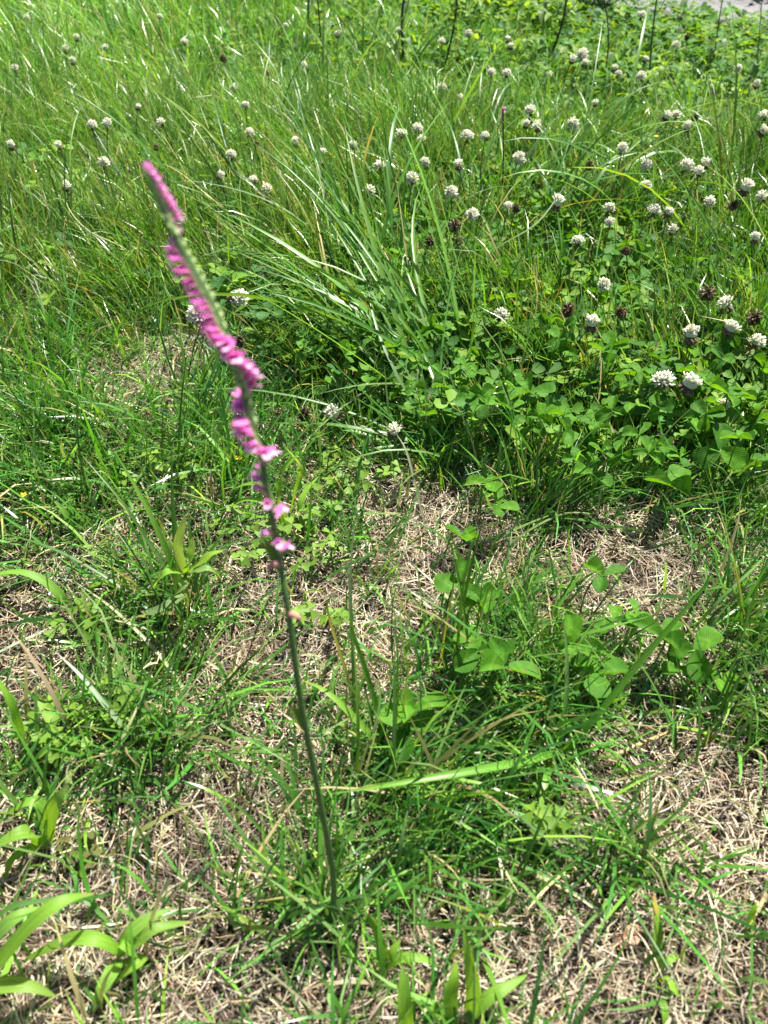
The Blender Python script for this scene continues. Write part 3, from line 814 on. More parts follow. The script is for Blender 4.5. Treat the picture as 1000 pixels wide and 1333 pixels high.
F_, H_, B_ = 'fresh', 'half', 'brown'
FLOWERS = [
    (863, 496, F_, 1.05, .085, 'full white clover head, the fresher of the close pair in the bed'),
    (897, 501, H_, 1.2, .088, 'big white clover head with brown lower florets, its fresher twin beside it'),
    (641, 521, F_, .8, .07, 'lone small white clover head at the bed edge under the tussock'),
    (653, 411, F_, .85, .08, 'white clover head alone on a pale stalk above the lone edge head'),
    (785, 372, F_, .8, .09, 'small white clover head above the brown one and the white-topped one'),
    (770, 422, H_, .95, .09, 'white-topped clover head with a brown skirt in the middle of the bed'),
    (740, 403, B_, 1.0, .09, 'tan withered clover head beside the white-topped one'),
    (808, 406, B_, .8, .085, 'small dark withered clover head in the middle of the bed'),
    (900, 437, H_, 1.0, .09, 'loose white clover head above the big pair'),
    (985, 446, F_, .85, .09, 'white clover head at the picture edge beside the dark seed heads'),
    (922, 381, B_, 1.0, .10, 'dark brown clover head on a straight stalk, topmost of four withered ones'),
    (945, 398, H_, .9, .09, 'pinkish fading clover head between two dark brown ones'),
    (983, 412, B_, .95, .10, 'dark brown clover head nearest the picture edge'),
    (950, 428, H_, 1.0, .09, 'tipped clover head, half white and half dark, below the pinkish one'),
    (942, 527, F_, .65, .07, 'tiny white clover head under the lime leaf of the bed'),
    (513, 562, H_, .8, .05, 'faded cream clover head in the pale grass before the tussock'),
    (793, 272, F_, 1.05, .11, 'white clover head, upper of two stacked above each other'),
    (794, 289, F_, .8, .10, 'white clover head, lower of two stacked above each other'),
    (851, 275, F_, 1.05, .11, 'white clover head with a faded one touching its side'),
    (870, 277, H_, .85, .11, 'faded clover head touching the side of a white one'),
    (752, 315, F_, .95, .10, 'spiky white clover head below the stacked two'),
    (815, 326, B_, .85, .09, 'ragged tan clover head below the stacked two'),
    (876, 300, H_, .8, .10, 'small greyish clover head under the touching two'),
    (983, 311, H_, 1.0, .10, 'greyish clover head with dark skirt at the picture edge'),
    (536, 233, F_, 1.15, .12, 'double-looking white clover head above the tussock'),
    (588, 251, F_, 1.0, .12, 'round white clover head on a dark stalk under the double-looking one'),
    (615, 280, F_, 1.0, .11, 'flat-topped white clover head above two dark withered ones'),
    (592, 293, B_, 1.1, .11, 'shaggy withered clover head below the flat-topped white one'),
    (597, 313, B_, .8, .10, 'small dark clover head under the shaggy withered one'),
    (480, 250, F_, 1.05, .12, 'white clover head on a thin stalk among the tussock blades'),
    (560, 313, B_, 1.0, .10, 'dark withered clover head among the tussock blades'),
    (494, 217, F_, 1.05, .13, 'white clover head beside a slanting dark stem above the tussock'),
    (597, 215, H_, 1.0, .12, 'white clover head with a brown skirt behind the round white one'),
    (553, 211, F_, .85, .12, 'white clover head just behind the double-looking one'),
    (523, 175, F_, 1.0, .13, 'white clover head, front one of the trio far behind the tussock'),
    (543, 168, F_, .95, .13, 'white clover head, top one of the trio far behind the tussock'),
    (549, 181, F_, .8, .13, 'white clover head, lowest of the trio far behind the tussock'),
    (608, 179, F_, 1.3, .13, 'large loose white clover head crossed by a grass blade'),
    (675, 207, F_, 1.15, .12, 'large white clover head beside the far pink orchid'),
    (725, 265, H_, 1.2, .12, 'drooping cream clover head on a dark stalk'),
    (672, 270, B_, .85, .11, 'dark withered clover head under the far pink orchid'),
    (662, 268, F_, .7, .11, 'small white clover head touching a dark withered one under the far orchid'),
    (745, 163, F_, 1.15, .13, 'white clover head with a dark base, alone above the arching blades'),
    (810, 194, F_, .95, .13, 'pale clover head behind the arching blades'),
    (842, 216, F_, 1.0, .12, 'pale clover head over the crossing arches'),
    (893, 217, F_, 1.15, .12, 'white clover head, first of a row of three by the arches'),
    (910, 224, F_, .9, .12, 'white clover head, middle of a row of three by the arches'),
    (919, 213, H_, 1.1, .12, 'fading clover head, last of a row of three by the arches'),
    (970, 245, H_, 1.3, .12, 'large white and brown clover head by the picture edge'),
    (992, 257, F_, .95, .11, 'white clover head beside the large white and brown one'),
    (923, 263, F_, 1.0, .11, 'white clover head over a bent pale blade'),
    (956, 266, B_, 1.0, .10, 'ragged brown clover head between two white ones'),
    (841, 242, F_, .9, .11, 'white clover head between the arch and the touching two'),
    (995, 152, F_, 1.1, .13, 'white clover head at the picture edge, upper of two'),
    (993, 171, H_, 1.1, .13, 'clover head at the picture edge, lower of two'),
    (348, 247, F_, 1.0, .12, 'white clover head beside the long grey blade'),
    (350, 260, B_, .8, .11, 'dark clover head right under the one by the long grey blade'),
    (301, 203, F_, 1.1, .12, 'pale fluffy clover head near the orchid tip'),
    (325, 173, F_, 1.0, .13, 'white clover head over a dark one near the slanting stem'),
    (334, 187, B_, .8, .12, 'dark clover head under a white one near the slanting stem'),
    (210, 160, F_, .95, .13, 'white clover head on a straight stalk above the orchid tip'),
    (203, 191, B_, .8, .12, 'brown clover head above the orchid tip'),
    (135, 213, F_, 1.1, .12, 'white clover head with a dark underside beside the orchid tip'),
    (120, 164, F_, 1.0, .13, 'white clover head on a leaning stalk beside a fluffy one in thin grass'),
    (140, 160, F_, 1.0, .13, 'fluffy clover head beside a white one on a leaning stalk'),
    (86, 243, H_, 1.0, .11, 'grey-pink fading clover head on a bent pale stalk'),
    (258, 410, F_, 1.15, .08, 'white clover head half hidden behind the orchid spike'),
    (312, 388, F_, 1.0, .085, 'white clover head beside a dark one, just past the orchid spike'),
    (302, 388, B_, .8, .085, 'dark clover bud touching a white head just past the orchid spike'),
    (310, 443, B_, .8, .06, 'dried tan clover head low in the grass past the orchid spike'),
    (385, 186, H_, 1.0, .12, 'greyish clover head on a pale stalk over the tussock'),
    (420, 199, H_, .9, .12, 'pinkish clover head over the tussock'),
    (420, 215, B_, .8, .12, 'dark clover head under the pinkish one over the tussock'),
    (287, 229, H_, .9, .11, 'starry faded clover head right of the orchid tip'),
    (330, 235, F_, .9, .11, 'small fluffy clover head before the one by the long grey blade'),
    (365, 537, B_, .95, .03, 'brown clover head lying low between the spike and a broad blade'),
    (397, 538, B_, .9, .035, 'tan clover head low beside another under the broad blades'),
    (436, 540, H_, 1.1, .04, 'dried cream clover head low under the broad blades'),
    (835, 21, F_, 1.3, .15, 'large white clover head far off by the path'),
    (35, 24, F_, 1.0, .14, 'white clover head alone in the far thin grass corner'),
    (138, 62, F_, 1.0, .14, 'brightest clover head of the far thin grass'),
    (86, 65, H_, 1.2, .14, 'pinkish fading clover head in the far thin grass'),
    (758, 72, F_, 1.4, .14, 'large loose pale clover head under the leaning weed stalk'),
    (640, 96, F_, 1.0, .14, 'white clover head, one of a level pair in the far clover'),
    (660, 96, F_, 1.0, .14, 'white clover head, the other of a level pair in the far clover'),
]
for px, py, kd, sz, z, lab in FLOWERS:
    clover_flower(px, py, z, kd, sz, lab)
FAR_SPOTS = [(100, 50), (108, 67), (95, 80), (178, 28), (208, 22), (228, 43), (240, 55), (273, 44), (290, 75), (265, 80), (305, 115), (310, 127), (320, 138), (298, 150), (372, 34),
             (388, 75), (395, 85), (128, 195), (77, 190), (263, 178), (745, 78), (762, 82), (715, 100), (575, 115), (661, 52), (665, 61), (800, 90), (805, 97), (840, 78), (835, 100),
             (880, 150), (868, 152), (905, 152), (895, 48), (775, 135), (690, 145), (700, 165), (685, 162), (895, 165), (632, 178), (767, 215), (460, 190), (500, 120), (545, 130), (600, 130),
             (930, 120), (960, 90), (985, 110), (880, 60), (610, 45), (575, 55), (520, 40), (440, 45), (420, 110), (350, 95), (150, 120), (180, 140), (60, 110), (20, 90), (45, 150), (15, 190), (240, 130)]
kinds = [random.choices([F_, H_, B_], [4, 4, 2])[0] for q in FAR_SPOTS]
words_ = [{F_: 'small white', H_: 'small half-faded', B_: 'small dark withered'}[k] + ' clover head' for k in kinds]
FAR_SPOTS[:] = [q for i, q in enumerate(FAR_SPOTS) if not (q[0] < 430 and i % 2)]
kinds = kinds[:len(FAR_SPOTS)]; words_ = words_[:len(FAR_SPOTS)]
for (px, py), kd, lab in zip(FAR_SPOTS, kinds, side_labels(FAR_SPOTS, words_, FAR_MARKS)):
    clover_flower(px, py, random.uniform(.10, .15), kd, random.uniform(.75, 1.1), lab, 'clover heads scattered over the far field')

# ------------------------------------------------------------------ the pink spiral orchid
def petal_data(pts, width, n=5, cup=0.3, prof=lambda s: math.sin(math.pi * min(1, 0.12 + 0.88 * s ** 0.9)) ** 0.6 if s < 1 else 0.1, up=Vector((0, 0, 1))):
    P = spline(pts, n); V, F = [], []
    for i, p in enumerate(P):
        s = i / n
        t = (P[min(i + 1, n)] - P[max(i - 1, 0)]).normalized()
        side = t.cross(up)
        if side.length < 0.05: side = Vector((0, 1, 0))
        side.normalize(); nor = side.cross(t)
        w = width * 0.5 * max(0.06, prof(s))
        V += [p - side * w - nor * cup * w, p + nor * 0.15 * w, p + side * w - nor * cup * w]
    for i in range(n):
        a = 3 * i
        F += [(a, a + 1, a + 4, a + 3), (a + 1, a + 2, a + 5, a + 4)]
    return V, F

def join(parts):
    V, F = [], []
    for v, f in parts:
        o = len(V); V += v; F += [tuple(i + o for i in q) for q in f]
    return V, F

def flower_meshes(seed):
    r = random.Random(seed)
    q = lambda a: a * r.uniform(0.88, 1.12)
    mm = 0.001
    v3 = lambda a, b, c: Vector((a * mm, b * mm, c * mm))
    hood = petal_data([v3(0, 0, 0.5), v3(q(2.2), 0, 1.5), v3(q(4.6), 0, 1.7), v3(q(6.0), 0, q(2.6))], 3.0 * mm, cup=0.7)
    hood2 = petal_data([v3(0, 0, 0.3), v3(q(2.5), .5, 1.1), v3(q(5.0), .9, 1.2), v3(q(6.4), 1.4, q(2.0))], 1.9 * mm, cup=0.5)
    hood3 = petal_data([v3(0, 0, 0.3), v3(q(2.5), -.5, 1.1), v3(q(5.0), -.9, 1.2), v3(q(6.4), -1.4, q(2.0))], 1.9 * mm, cup=0.5)
    lat1 = petal_data([v3(0, .5, 0.2), v3(q(2.0), 1.3, 0.5), v3(q(4.2), 2.3, q(.4)), v3(q(5.6), 3.6, q(1.0))], 1.8 * mm, cup=0.2)
    lat2 = petal_data([v3(0, -.5, 0.2), v3(q(2.0), -1.3, 0.5), v3(q(4.2), -2.3, q(.4)), v3(q(5.6), -3.6, q(1.0))], 1.8 * mm, cup=0.2)
    V, F = join([hood, hood2, hood3, lat1, lat2])
    pet = make_mesh('flower', V, F); pet.materials.append(M['orchid_petal'])
    lip = petal_data([v3(0, 0, -0.2), v3(q(2.4), 0, -0.5), v3(q(4.8), 0, -0.8), v3(q(6.4), 0, q(-2.3))], 3.3 * mm, cup=-0.4, prof=lambda s: 0.5 + 0.5 * s + 0.08 * math.sin(25 * s) if s < 1 else 0.7)
    lm = make_mesh('lip', *lip); lm.materials.append(M['orchid_lip'])
    return pet, lm
ORCH = [flower_meshes(s) for s in range(5)]

def bract_mesh():
    V, F = [], []
    n, m = 6, 7
    for i in range(n + 1):
        s = i / n
        r = 0.0015 * (math.sin(math.pi * (0.12 + 0.88 * s)) ** 0.7 if s < 1 else 0.05)
        for k in range(m):
            a = 2 * math.pi * k / m
            V.append((0.0006 + 0.0016 * s + r * math.cos(a), r * 0.9 * math.sin(a), 0.0046 * s))
    for i in range(n):
        for k in range(m):
            k2 = (k + 1) % m
            F.append((i * m + k, i * m + k2, i * m + m + k2, i * m + m + k))
    me = make_mesh('bract', V, F); me.materials.append(M['orchid_bract'])
    return me
BRACT = bract_mesh()

def build_orchid():
    ctl = [(432, 1212, .134), (434, 1140, .140), (416, 1040, .148), (393, 920, .158), (376, 800, .170), (362, 720, .180), (345, 620, .190),
           (320, 520, .201), (287, 420, .213), (252, 350, .222), (217, 285, .230), (192, 219, .238)]
    pts = [aty(*c) for c in ctl]
    base = pts[0].copy(); base.z = float(gz(base.x, base.y)) - 0.004
    pts[0] = base
    rt = thing('orchid', 'slender pink spiral orchid rising over the lawn, its flowers winding round a green stem', 'orchid', base)
    P = spline(pts, 88)
    rad = []
    for i in range(89):
        s = i / 88
        rad.append(0.0021 * (1 - s) + 0.0009 * s)
    tube('stem', P, rad, M['orchid_stem'], rt, 10)
    # sheath leaves hugging the stem
    for f, L in ((2, 0.03), (22, 0.022), (38, 0.018)):
        d = (P[f + 3] - P[f]).normalized()
        sd = Vector((-1, -0.3, 0)).normalized()
        ribbon('sheath', [P[f] + sd * 0.001, P[f] + d * L * 0.6 + sd * 0.0035, P[f] + d * L + sd * 0.006], 0.005, M['weedleaf'], rt, (0.07, 0.14, 0.03), (0.1, 0.17, 0.04), n=6, up=Vector((0, 1, 0.2)))
    for az, L in ((0.4, .06), (2.2, .05), (3.6, .065), (5.2, .045)):
        ribbon('rosette_leaf', arc_pts(base + Vector((0, 0, .003)), az, L, .5, 1.0), .0065, M['weedleaf'], rt, (0.06, 0.15, 0.03), (0.08, 0.18, 0.03), n=9, prof=prof_lance)
    # helix of the flowers: photo row -> turn round the stem (0 right, 90 towards the viewer, 180 left, 270 behind)
    rows = np.array([712, 690, 668, 640, 618, 600, 590, 575, 535, 520, 500, 478, 458, 440, 420, 320, 308, 292, 262, 228], float)[::-1]
    turn = np.array([-700, -545, -365, -185, -150, -20, 45, 115, 195, 260, 350, 400, 455, 500, 530, 560, 620, 690, 725, 780], float)[::-1]
    def px_row(p):
        r = p - Vector((0, 0, CAM_H))
        f = r.y * cp - r.z * sp; u = r.y * sp + r.z * cp
        return 666.5 - u / f * FPX
    fine = spline(pts, 900)
    pr = [px_row(p) for p in fine]
    lenacc = [0.0]
    for i in range(900): lenacc.append(lenacc[-1] + (fine[i + 1] - fine[i]).length)
    lastL = -1; nb_ = 0
    for i in range(901):
        r = pr[i]
        if r > 716: continue
        gap = 0.0048 if r > 605 else 0.0019
        if lenacc[i] - lastL < gap: continue
        if i > 896: break
        lastL = lenacc[i]
        ph = R(float(np.interp(r, rows, turn))) + random.uniform(-.18, .18)
        t = (fine[min(i + 4, 900)] - fine[max(i - 4, 0)]).normalized()
        right = Vector((1, 0, 0)) - t * t.x; right.normalize()
        toward = right.cross(t)          # horizontal-ish, towards the viewer when negative y
        if toward.y > 0: toward = -toward
        out = right * math.cos(ph) + toward * math.sin(ph)
        up = t
        X = (out * 0.95 + up * random.uniform(-0.15, 0.5) + up.cross(out) * random.uniform(-.3, .3)).normalized()
        Y = up.cross(X).normalized(); Z = X.cross(Y)
        blo = 0.85 if r > 605 else 1.0
        tipf = np.clip((r - 219) / 170, 0, 1) ** 0.7
        size = blo * (0.48 + 0.64 * tipf) * random.uniform(0.9, 1.12)
        m = Matrix(((X.x, Y.x, Z.x), (X.y, Y.y, Z.y), (X.z, Y.z, Z.z))).to_4x4()
        loc = Matrix.Translation(fine[i] - base + out * 0.0010)
        pet, lm = random.choice(ORCH)
        fo = obj('flower', pet, None, rt); fo.matrix_local = loc @ m @ Matrix.Scale(size, 4)
        lo = obj('lip', lm, None, fo)
        # the green bract below each flower wraps to the other side of the stem
        po = ph + R(150)
        ob = right * math.cos(po) + toward * math.sin(po)
        Yb = up.cross(ob).normalized()
        mb = Matrix(((ob.x, Yb.x, up.x), (ob.y, Yb.y, up.y), (ob.z, Yb.z, up.z))).to_4x4()
        nb_ += 1
        if r < 605 and nb_ % 2 == 0:
            bo = obj('bract', BRACT, None, rt); bo.matrix_local = Matrix.Translation(fine[i] - base + ob * 0.0004) @ mb @ Matrix.Scale(random.uniform(0.85, 1.1) * (0.42 + 0.38 * tipf), 4)
        mb2 = Matrix(((out.x, -Y.x if False else up.cross(out).normalized().x, up.x), (out.y, up.cross(out).normalized().y, up.y), (out.z, up.cross(out).normalized().z, up.z))).to_4x4()
        bo = obj('bract', BRACT, None, rt); bo.matrix_local = Matrix.Translation(fine[i] - base - up * 0.003) @ mb2
    # two faded lowest flowers
    for row, sd in ((735, -1), (800, 1)):
        j = min(range(901), key=lambda k: abs(pr[k] - row))
        V, F = tube_data(spline([Vector((0, 0, 0)), Vector((sd * 0.0022, -0.001, 0.0016)), Vector((sd * 0.0045, -0.002, 0.0012)), Vector((sd * 0.0058, -0.0025, -0.0008))], 8), [0.0011, 0.0017, 0.0016, 0.0013, 0.0015, 0.0012, 0.0013, 0.0008, 0.0005], 7)
        fo = obj('faded_flower', make_mesh('faded_flower', V, F), M['orchid_faded'], rt)
        fo.location = fine[j] - base
build_orchid()

def far_orchid():
    top = at(655, 141, 0.2); b = Vector((top.x + .012, top.y - 0.012, 0)); b.z = float(gz(b.x, b.y))
    rt = thing('orchid', 'small far pink orchid on a dark stem behind the tussock', 'orchid', b)
    P = spline([b, b.lerp(top, .5) + Vector((.004, 0, 0)), top], 30)
    tube('stem', P, 0.0013, M['dark_stalk'], rt, 6)
    for k in range(7):
        i = 30 - k // 2; ph = k * 0.9 - 1.5
        pet, lm = ORCH[k % 5]
        fo = obj('flower', pet, None, rt)
        fo.matrix_local = Matrix.Translation(P[i] - b) @ Matrix.Rotation(ph, 4, 'Z') @ Matrix.Rotation(-.5, 4, 'Y') @ Matrix.Scale(0.75, 4)
        obj('lip', lm, None, fo)
    for k in range(12):
        i = 22 - int(k * .8)
        bo = obj('bract', BRACT, None, rt); bo.matrix_local = Matrix.Translation(P[i] - b) @ Matrix.Rotation(k * 1.9, 4, 'Z') @ Matrix.Scale(0.8, 4)
far_orchid()

# ------------------------------------------------------------------ tussocks of long blades, each blade a part
def tussock(px, py, n, az0, azs, Lr, Wr, lean, curv, label, name='grass_tussock', spread=0.032, palette=GREENS, yellow=0.04, group=None, mat='blade', seg=9):
    b = ground_at(px, py)
    rt = thing(name, label, 'grass', b, group)
    for i in range(n):
        Wk = random.choice([0.7, 0.9, 1.1, 1.2])
        bb = b + Vector((random.gauss(0, spread), random.gauss(0, spread), 0)); bb.z = float(gz(bb.x, bb.y)) - 0.003
        az = random.gauss(az0, azs); L = random.uniform(*Lr) * random.choice([0.7, 1.0, 1.22, 1.3])
        pts = arc_pts(bb, az, L, abs(random.gauss(lean, 0.14)), abs(random.gauss(curv, 0.45)), 7, random.gauss(0, 0.45))
        c = jitter(random.choice(palette)); c2 = tuple(x * f for x, f in zip(c, (1.15, 1.1, 1.0)))
        ty = (random.uniform(0.5, 0.85), jitter(YEL)) if random.random() < yellow else None
        if random.random() < yellow * 0.7: c = jitter(YEL, 0.3); c2 = jitter(GREENS[2])
        ribbon('blade', pts, random.uniform(*Wr) * Wk, M[mat], rt, c, c2, n=seg, fold=random.uniform(0.1, 0.5), roll=random.gauss(0, 0.35), twist=random.gauss(0, 0.5), tipy=ty)
    return rt
SHEEN = [(0.07, 0.19, 0.03), (0.10, 0.22, 0.05), (0.05, 0.15, 0.025), (0.11, 0.25, 0.04)]
tussock(580, 520, 56, R(148), 0.38, (0.20, 0.36), (0.0038, 0.0064), 0.72, 0.75, 'big tussock of long broad blades sweeping over behind the orchid spike', palette=SHEEN, spread=0.03)
tussock(500, 400, 36, R(125), 0.45, (0.18, 0.30), (0.0036, 0.006), 0.4, 0.9, 'upright tussock of broad blades behind the sweeping one', palette=SHEEN, spread=0.035)
tussock(640, 330, 24, R(50), 0.7, (0.20, 0.33), (0.0036, 0.006), 0.5, 1.25, 'tussock with long arches among the white heads', palette=SHEEN, spread=0.04)
tussock(735, 330, 18, R(60), 0.9, (0.2, 0.32), (0.0036, 0.0062), 0.45, 1.4, 'arching grass clump between the drooping head and the stacked two', palette=SHEEN, spread=0.03)
tussock(950, 330, 20, R(110), 0.8, (0.16, 0.28), (0.0036, 0.006), 0.5, 1.2, 'broad-bladed clump below the large white and brown head', palette=SHEEN, spread=0.04)
tussock(420, 220, 26, R(110), 0.6, (0.18, 0.28), (0.003, 0.005), 0.35, 0.9, 'long-bladed clump above the upright tussock', palette=SHEEN, spread=0.05)
tussock(590, 600, 14, R(160), 0.5, (0.14, 0.26), (0.0036, 0.0058), 0.9, 0.8, 'low clump of blades lying over the edge of the straw', palette=SHEEN, spread=0.02)
tussock(80, 360, 20, R(95), 0.5, (0.14, 0.24), (0.0022, 0.004), 0.3, 0.9, 'clump of blades in the dark thin grass by the frame edge', palette=GREENS, spread=0.05)
tussock(480, 140, 22, R(80), 0.7, (0.2, 0.3), (0.004, 0.006), 0.4, 0.9, 'pale-bladed clump before the dark weed stalks', palette=[(0.12, 0.22, 0.07), (0.15, 0.26, 0.05)], spread=0.06)

for k, (px, py, az, lab) in enumerate((
        (690, 275, 40, 'clump of long arches left of the drooping cream head'), (850, 315, 150, 'clump of long arches under the touching two heads'),
        (905, 290, 60, 'clump of long arches beside the bent pale blade'), (780, 235, 20, 'clump of flat arches below the dark-based white head'),
        (600, 230, 110, 'clump of bright blades behind the round white head'), (985, 400, 120, 'clump of broad blades at the frame edge by the dark heads'),
        (330, 330, 130, 'clump of grey blades just past the orchid spike'))):
    tussock(px, py, 15, R(az), 0.7, (0.18, 0.32), (0.0036, 0.0062), 0.5, 1.3, lab, palette=SHEEN + [(0.18, 0.3, 0.05)], spread=0.035)

# fine tufts in the foreground
FINE = [(0.05, 0.14, 0.022), (0.07, 0.17, 0.03), (0.085, 0.19, 0.03), (0.04, 0.11, 0.02)]
tuft_rows = [
    (598, 880, 15, R(80), .5, (.09, .17), (.0018, .003), .22, .45, 'tuft of tall stems with yellowing bases beside the largest clover leaf', .3),
    (705, 870, 16, R(95), .9, (.07, .15), (.0016, .003), .25, .6, 'grass tuft growing through the central clover patch', .15),
    (490, 985, 16, R(95), .8, (.07, .15), (.0018, .0032), .2, .55, 'grass tuft between the orchid stem and the dark glossy clover leaf', .12),
    (800, 1135, 17, R(75), .8, (.04, .10), (.0014, .0028), .35, .5, 'grass tuft on the straw behind the brown fallen leaf', .08),
    (965, 850, 22, R(95), .6, (.07, .15), (.0012, .0024), .2, .5, 'fine dark tuft at the frame edge beyond the diagonal blade', .05),
    (235, 810, 20, R(100), 1.0, (.06, .14), (.0018, .0034), .3, .7, 'dark grass tuft around the foot of the pale leafy weed', .15),
    (205, 975, 22, R(60), 1.8, (.05, .11), (.0014, .0026), .5, .7, 'bushy grass tuft in front of the sorrel patch', .08),
    (110, 690, 14, R(100), 1.2, (.06, .14), (.0018, .0034), .35, .7, 'loose grass tuft above the big arching leaf', .08),
    (45, 650, 16, R(95), .9, (.06, .13), (.0016, .003), .3, .6, 'dark grass tuft at the frame edge with a tiny yellow flower', .05),
    (400, 1190, 18, R(130), 1.4, (.05, .10), (.0014, .0026), .6, .5, 'grass tuft spreading round the foot of the orchid', .05),
    (560, 1090, 18, R(90), 1.6, (.05, .10), (.0014, .0026), .4, .7, 'grass tuft in front of the long fallen blade', .05),
    (640, 1190, 14, R(90), 1.8, (.05, .09), (.0012, .0024), .5, .7, 'thin grass tuft above the lime weed with upright leaves', .05),
    (905, 960, 14, R(80), 1.2, (.05, .11), (.0014, .0026), .4, .6, 'grass tuft behind the wide straw patch', .08),
    (215, 640, 14, R(95), .8, (.07, .14), (.0016, .003), .25, .5, 'thin upright tuft above the pale leafy weed', .05),
    (470, 720, 16, R(95), 1.2, (.05, .11), (.0016, .003), .35, .7, 'grass tuft just past the lowest orchid flowers', .1),
    (690, 690, 14, R(80), 1.0, (.07, .14), (.002, .0034), .3, .7, 'grass tuft in the straw before the clover bed', .1),
    (130, 580, 16, R(100), 1.1, (.06, .12), (.0014, .0026), .3, .6, 'grass tuft before the pale straw hollow', .08),
    (730, 985, 10, R(70), 1.4, (.06, .12), (.002, .0034), .4, .6, 'tuft at the foot of the long diagonal blade', .15),
]
for px, py, n_, az0, azs, Lr, Wr, le, cu, lab, ye in tuft_rows:
    tussock(px, py, n_, az0, azs, Lr, Wr, le, cu, lab, name='grass_tuft', spread=0.015, palette=FINE, yellow=ye, seg=7)

# ------------------------------------------------------------------ single plants and blades placed by eye
def plant(name, label, cat, base_px, leaves, mat='blade', group=None):
    """LEAVES: rows of (points as (px, py, height), width, tint0, tint1, keywords)."""
    b = ground_at(*base_px)
    rt = thing(name, label, cat, b, group)
    for pts, w, c0, c1, kw in leaves:
        if mat == 'weedleaf' and cat == 'weed':
            pts = [(a, b_, c * 1.3) for a, b_, c in pts]; w = w * 1.1
        if mat == 'weedleaf' and 'tipy' not in kw and random.random() < 0.55: kw['tipy'] = (random.uniform(.86, .95), (0.36, 0.27, 0.12))
        if mat == 'weedleaf' and 'wave' not in kw: kw['wave'] = 0.035
        P = [at(*p) for p in pts]
        nm = kw.pop('name', 'leaf')
        ribbon(nm, P, w, M[mat], rt, jitter(c0, .08), jitter(c1, .08), **kw)
    return rt

G1, G2, G3 = (0.075, 0.2, 0.028), (0.14, 0.31, 0.035), (0.22, 0.42, 0.05)
PALE = (0.22, 0.30, 0.16)
plant('grass_clump', 'clump with one long dark diagonal blade and one long fallen blade pointing to the orchid', 'grass', (728, 985), [
    ([(722, 990, .004), (765, 945, .05), (830, 865, .10), (890, 795, .14), (935, 742, .17)], .0056, (0.12, 0.29, 0.03), (0.10, 0.25, 0.028), dict(name='blade', n=18, fold=.4, roll=-.5)),
    ([(735, 978, .010), (690, 990, .05), (610, 1005, .075), (520, 1020, .082), (428, 1034, .076)], .0066, (0.11, 0.28, 0.03), (0.12, 0.27, 0.04), dict(name='blade', n=18, fold=.5, roll=.1)),
    ([(730, 985, .004), (680, 1000, .012), (620, 1015, .014), (560, 1035, .012)], .0045, PALE, G1, dict(name='blade', n=12, fold=.2, tipy=(.55, YEL))),
    ([(700, 1088, .018), (705, 1045, .03), (712, 1010, .03), (722, 985, .004)][::-1], .0055, G2, G3, dict(name='blade', n=9, fold=.2)),
    ([(735, 985, .004), (790, 985, .016), (840, 965, .018), (900, 940, .012)], .0035, G1, STRAW, dict(name='blade', n=10, fold=.2, tipy=(.4, YEL))),
    ([(725, 985, .004), (735, 935, .04), (738, 860, .085), (733, 800, .12)], .004, G2, PALE, dict(name='blade', n=10)),
])
plant('grass_shoot', 'curved lime blade bending down beside the orchid stem', 'grass', (500, 995), [
    ([(500, 990, .004), (488, 965, .03), (462, 935, .055), (425, 900, .07), (392, 885, .068)], .0062, (0.12, 0.25, 0.04), G3, dict(name='blade', n=12, fold=.2, roll=.2)),
    ([(500, 990, .004), (492, 930, .04), (478, 880, .075), (462, 830, .11), (456, 800, .13)], .0048, G1, G2, dict(name='blade', n=12, twist=.5)),
])
plant('grass_shoot', 'tall thin pale blade standing straight right of the orchid stem', 'grass', (462, 940), [
    ([(462, 940, 0), (460, 860, .06), (456, 760, .12), (462, 672, .165)], .0034, (0.08, 0.17, 0.04), PALE, dict(name='blade', n=12)),
    ([(463, 940, 0), (452, 880, .05), (430, 810, .09), (425, 780, .11)], .003, G1, YEL, dict(name='blade', n=10)),
])
plant('leafy_weed', 'pale leafy weed with lime top leaves amid a dark grass tuft', 'weed', (247, 815), [
    ([(247, 815, 0), (247, 790, .025), (244, 768, .05), (243, 745, .066)], .004, (0.16, 0.24, 0.09), (0.16, 0.26, 0.08), dict(name='stem', n=8, fold=.8, prof=lambda s: 1)),
    ([(243, 748, .062), (232, 715, .085), (236, 690, .10), (243, 668, .112)], .0075, (0.2, 0.3, 0.11), (0.2, 0.31, 0.11), dict(up=Vector((0, -1, 0.25)), prof=prof_lance, wave=.08)),
    ([(243, 748, .062), (225, 744, .075), (212, 748, .075), (200, 765, .06)], .008, (0.18, 0.32, 0.06), G3, dict(prof=prof_lance, wave=.1)),
    ([(243, 748, .062), (258, 735, .078), (275, 722, .085), (292, 716, .086)], .008, G3, (0.26, 0.42, 0.05), dict(prof=prof_lance, wave=.08)),
    ([(243, 748, .062), (262, 742, .072), (278, 744, .07), (290, 755, .056)], .008, (0.2, 0.3, 0.11), (0.2, 0.33, 0.09), dict(prof=prof_lance, wave=.1)),
    ([(243, 750, .058), (238, 762, .066), (228, 775, .055), (224, 795, .04)], .009, (0.19, 0.29, 0.11), (0.2, 0.3, 0.11), dict(prof=prof_lance, wave=.1)),
    ([(243, 748, .062), (246, 730, .08), (250, 712, .088), (250, 700, .093)], .008, (0.24, 0.38, 0.06), (0.26, 0.4, 0.06), dict(prof=prof_lance)),
    ([(240, 775, .035), (215, 790, .035), (195, 797, .03), (182, 795, .026)], .009, (0.17, 0.26, 0.1), (0.2, 0.3, 0.12), dict(prof=prof_lance)),
], mat='weedleaf')
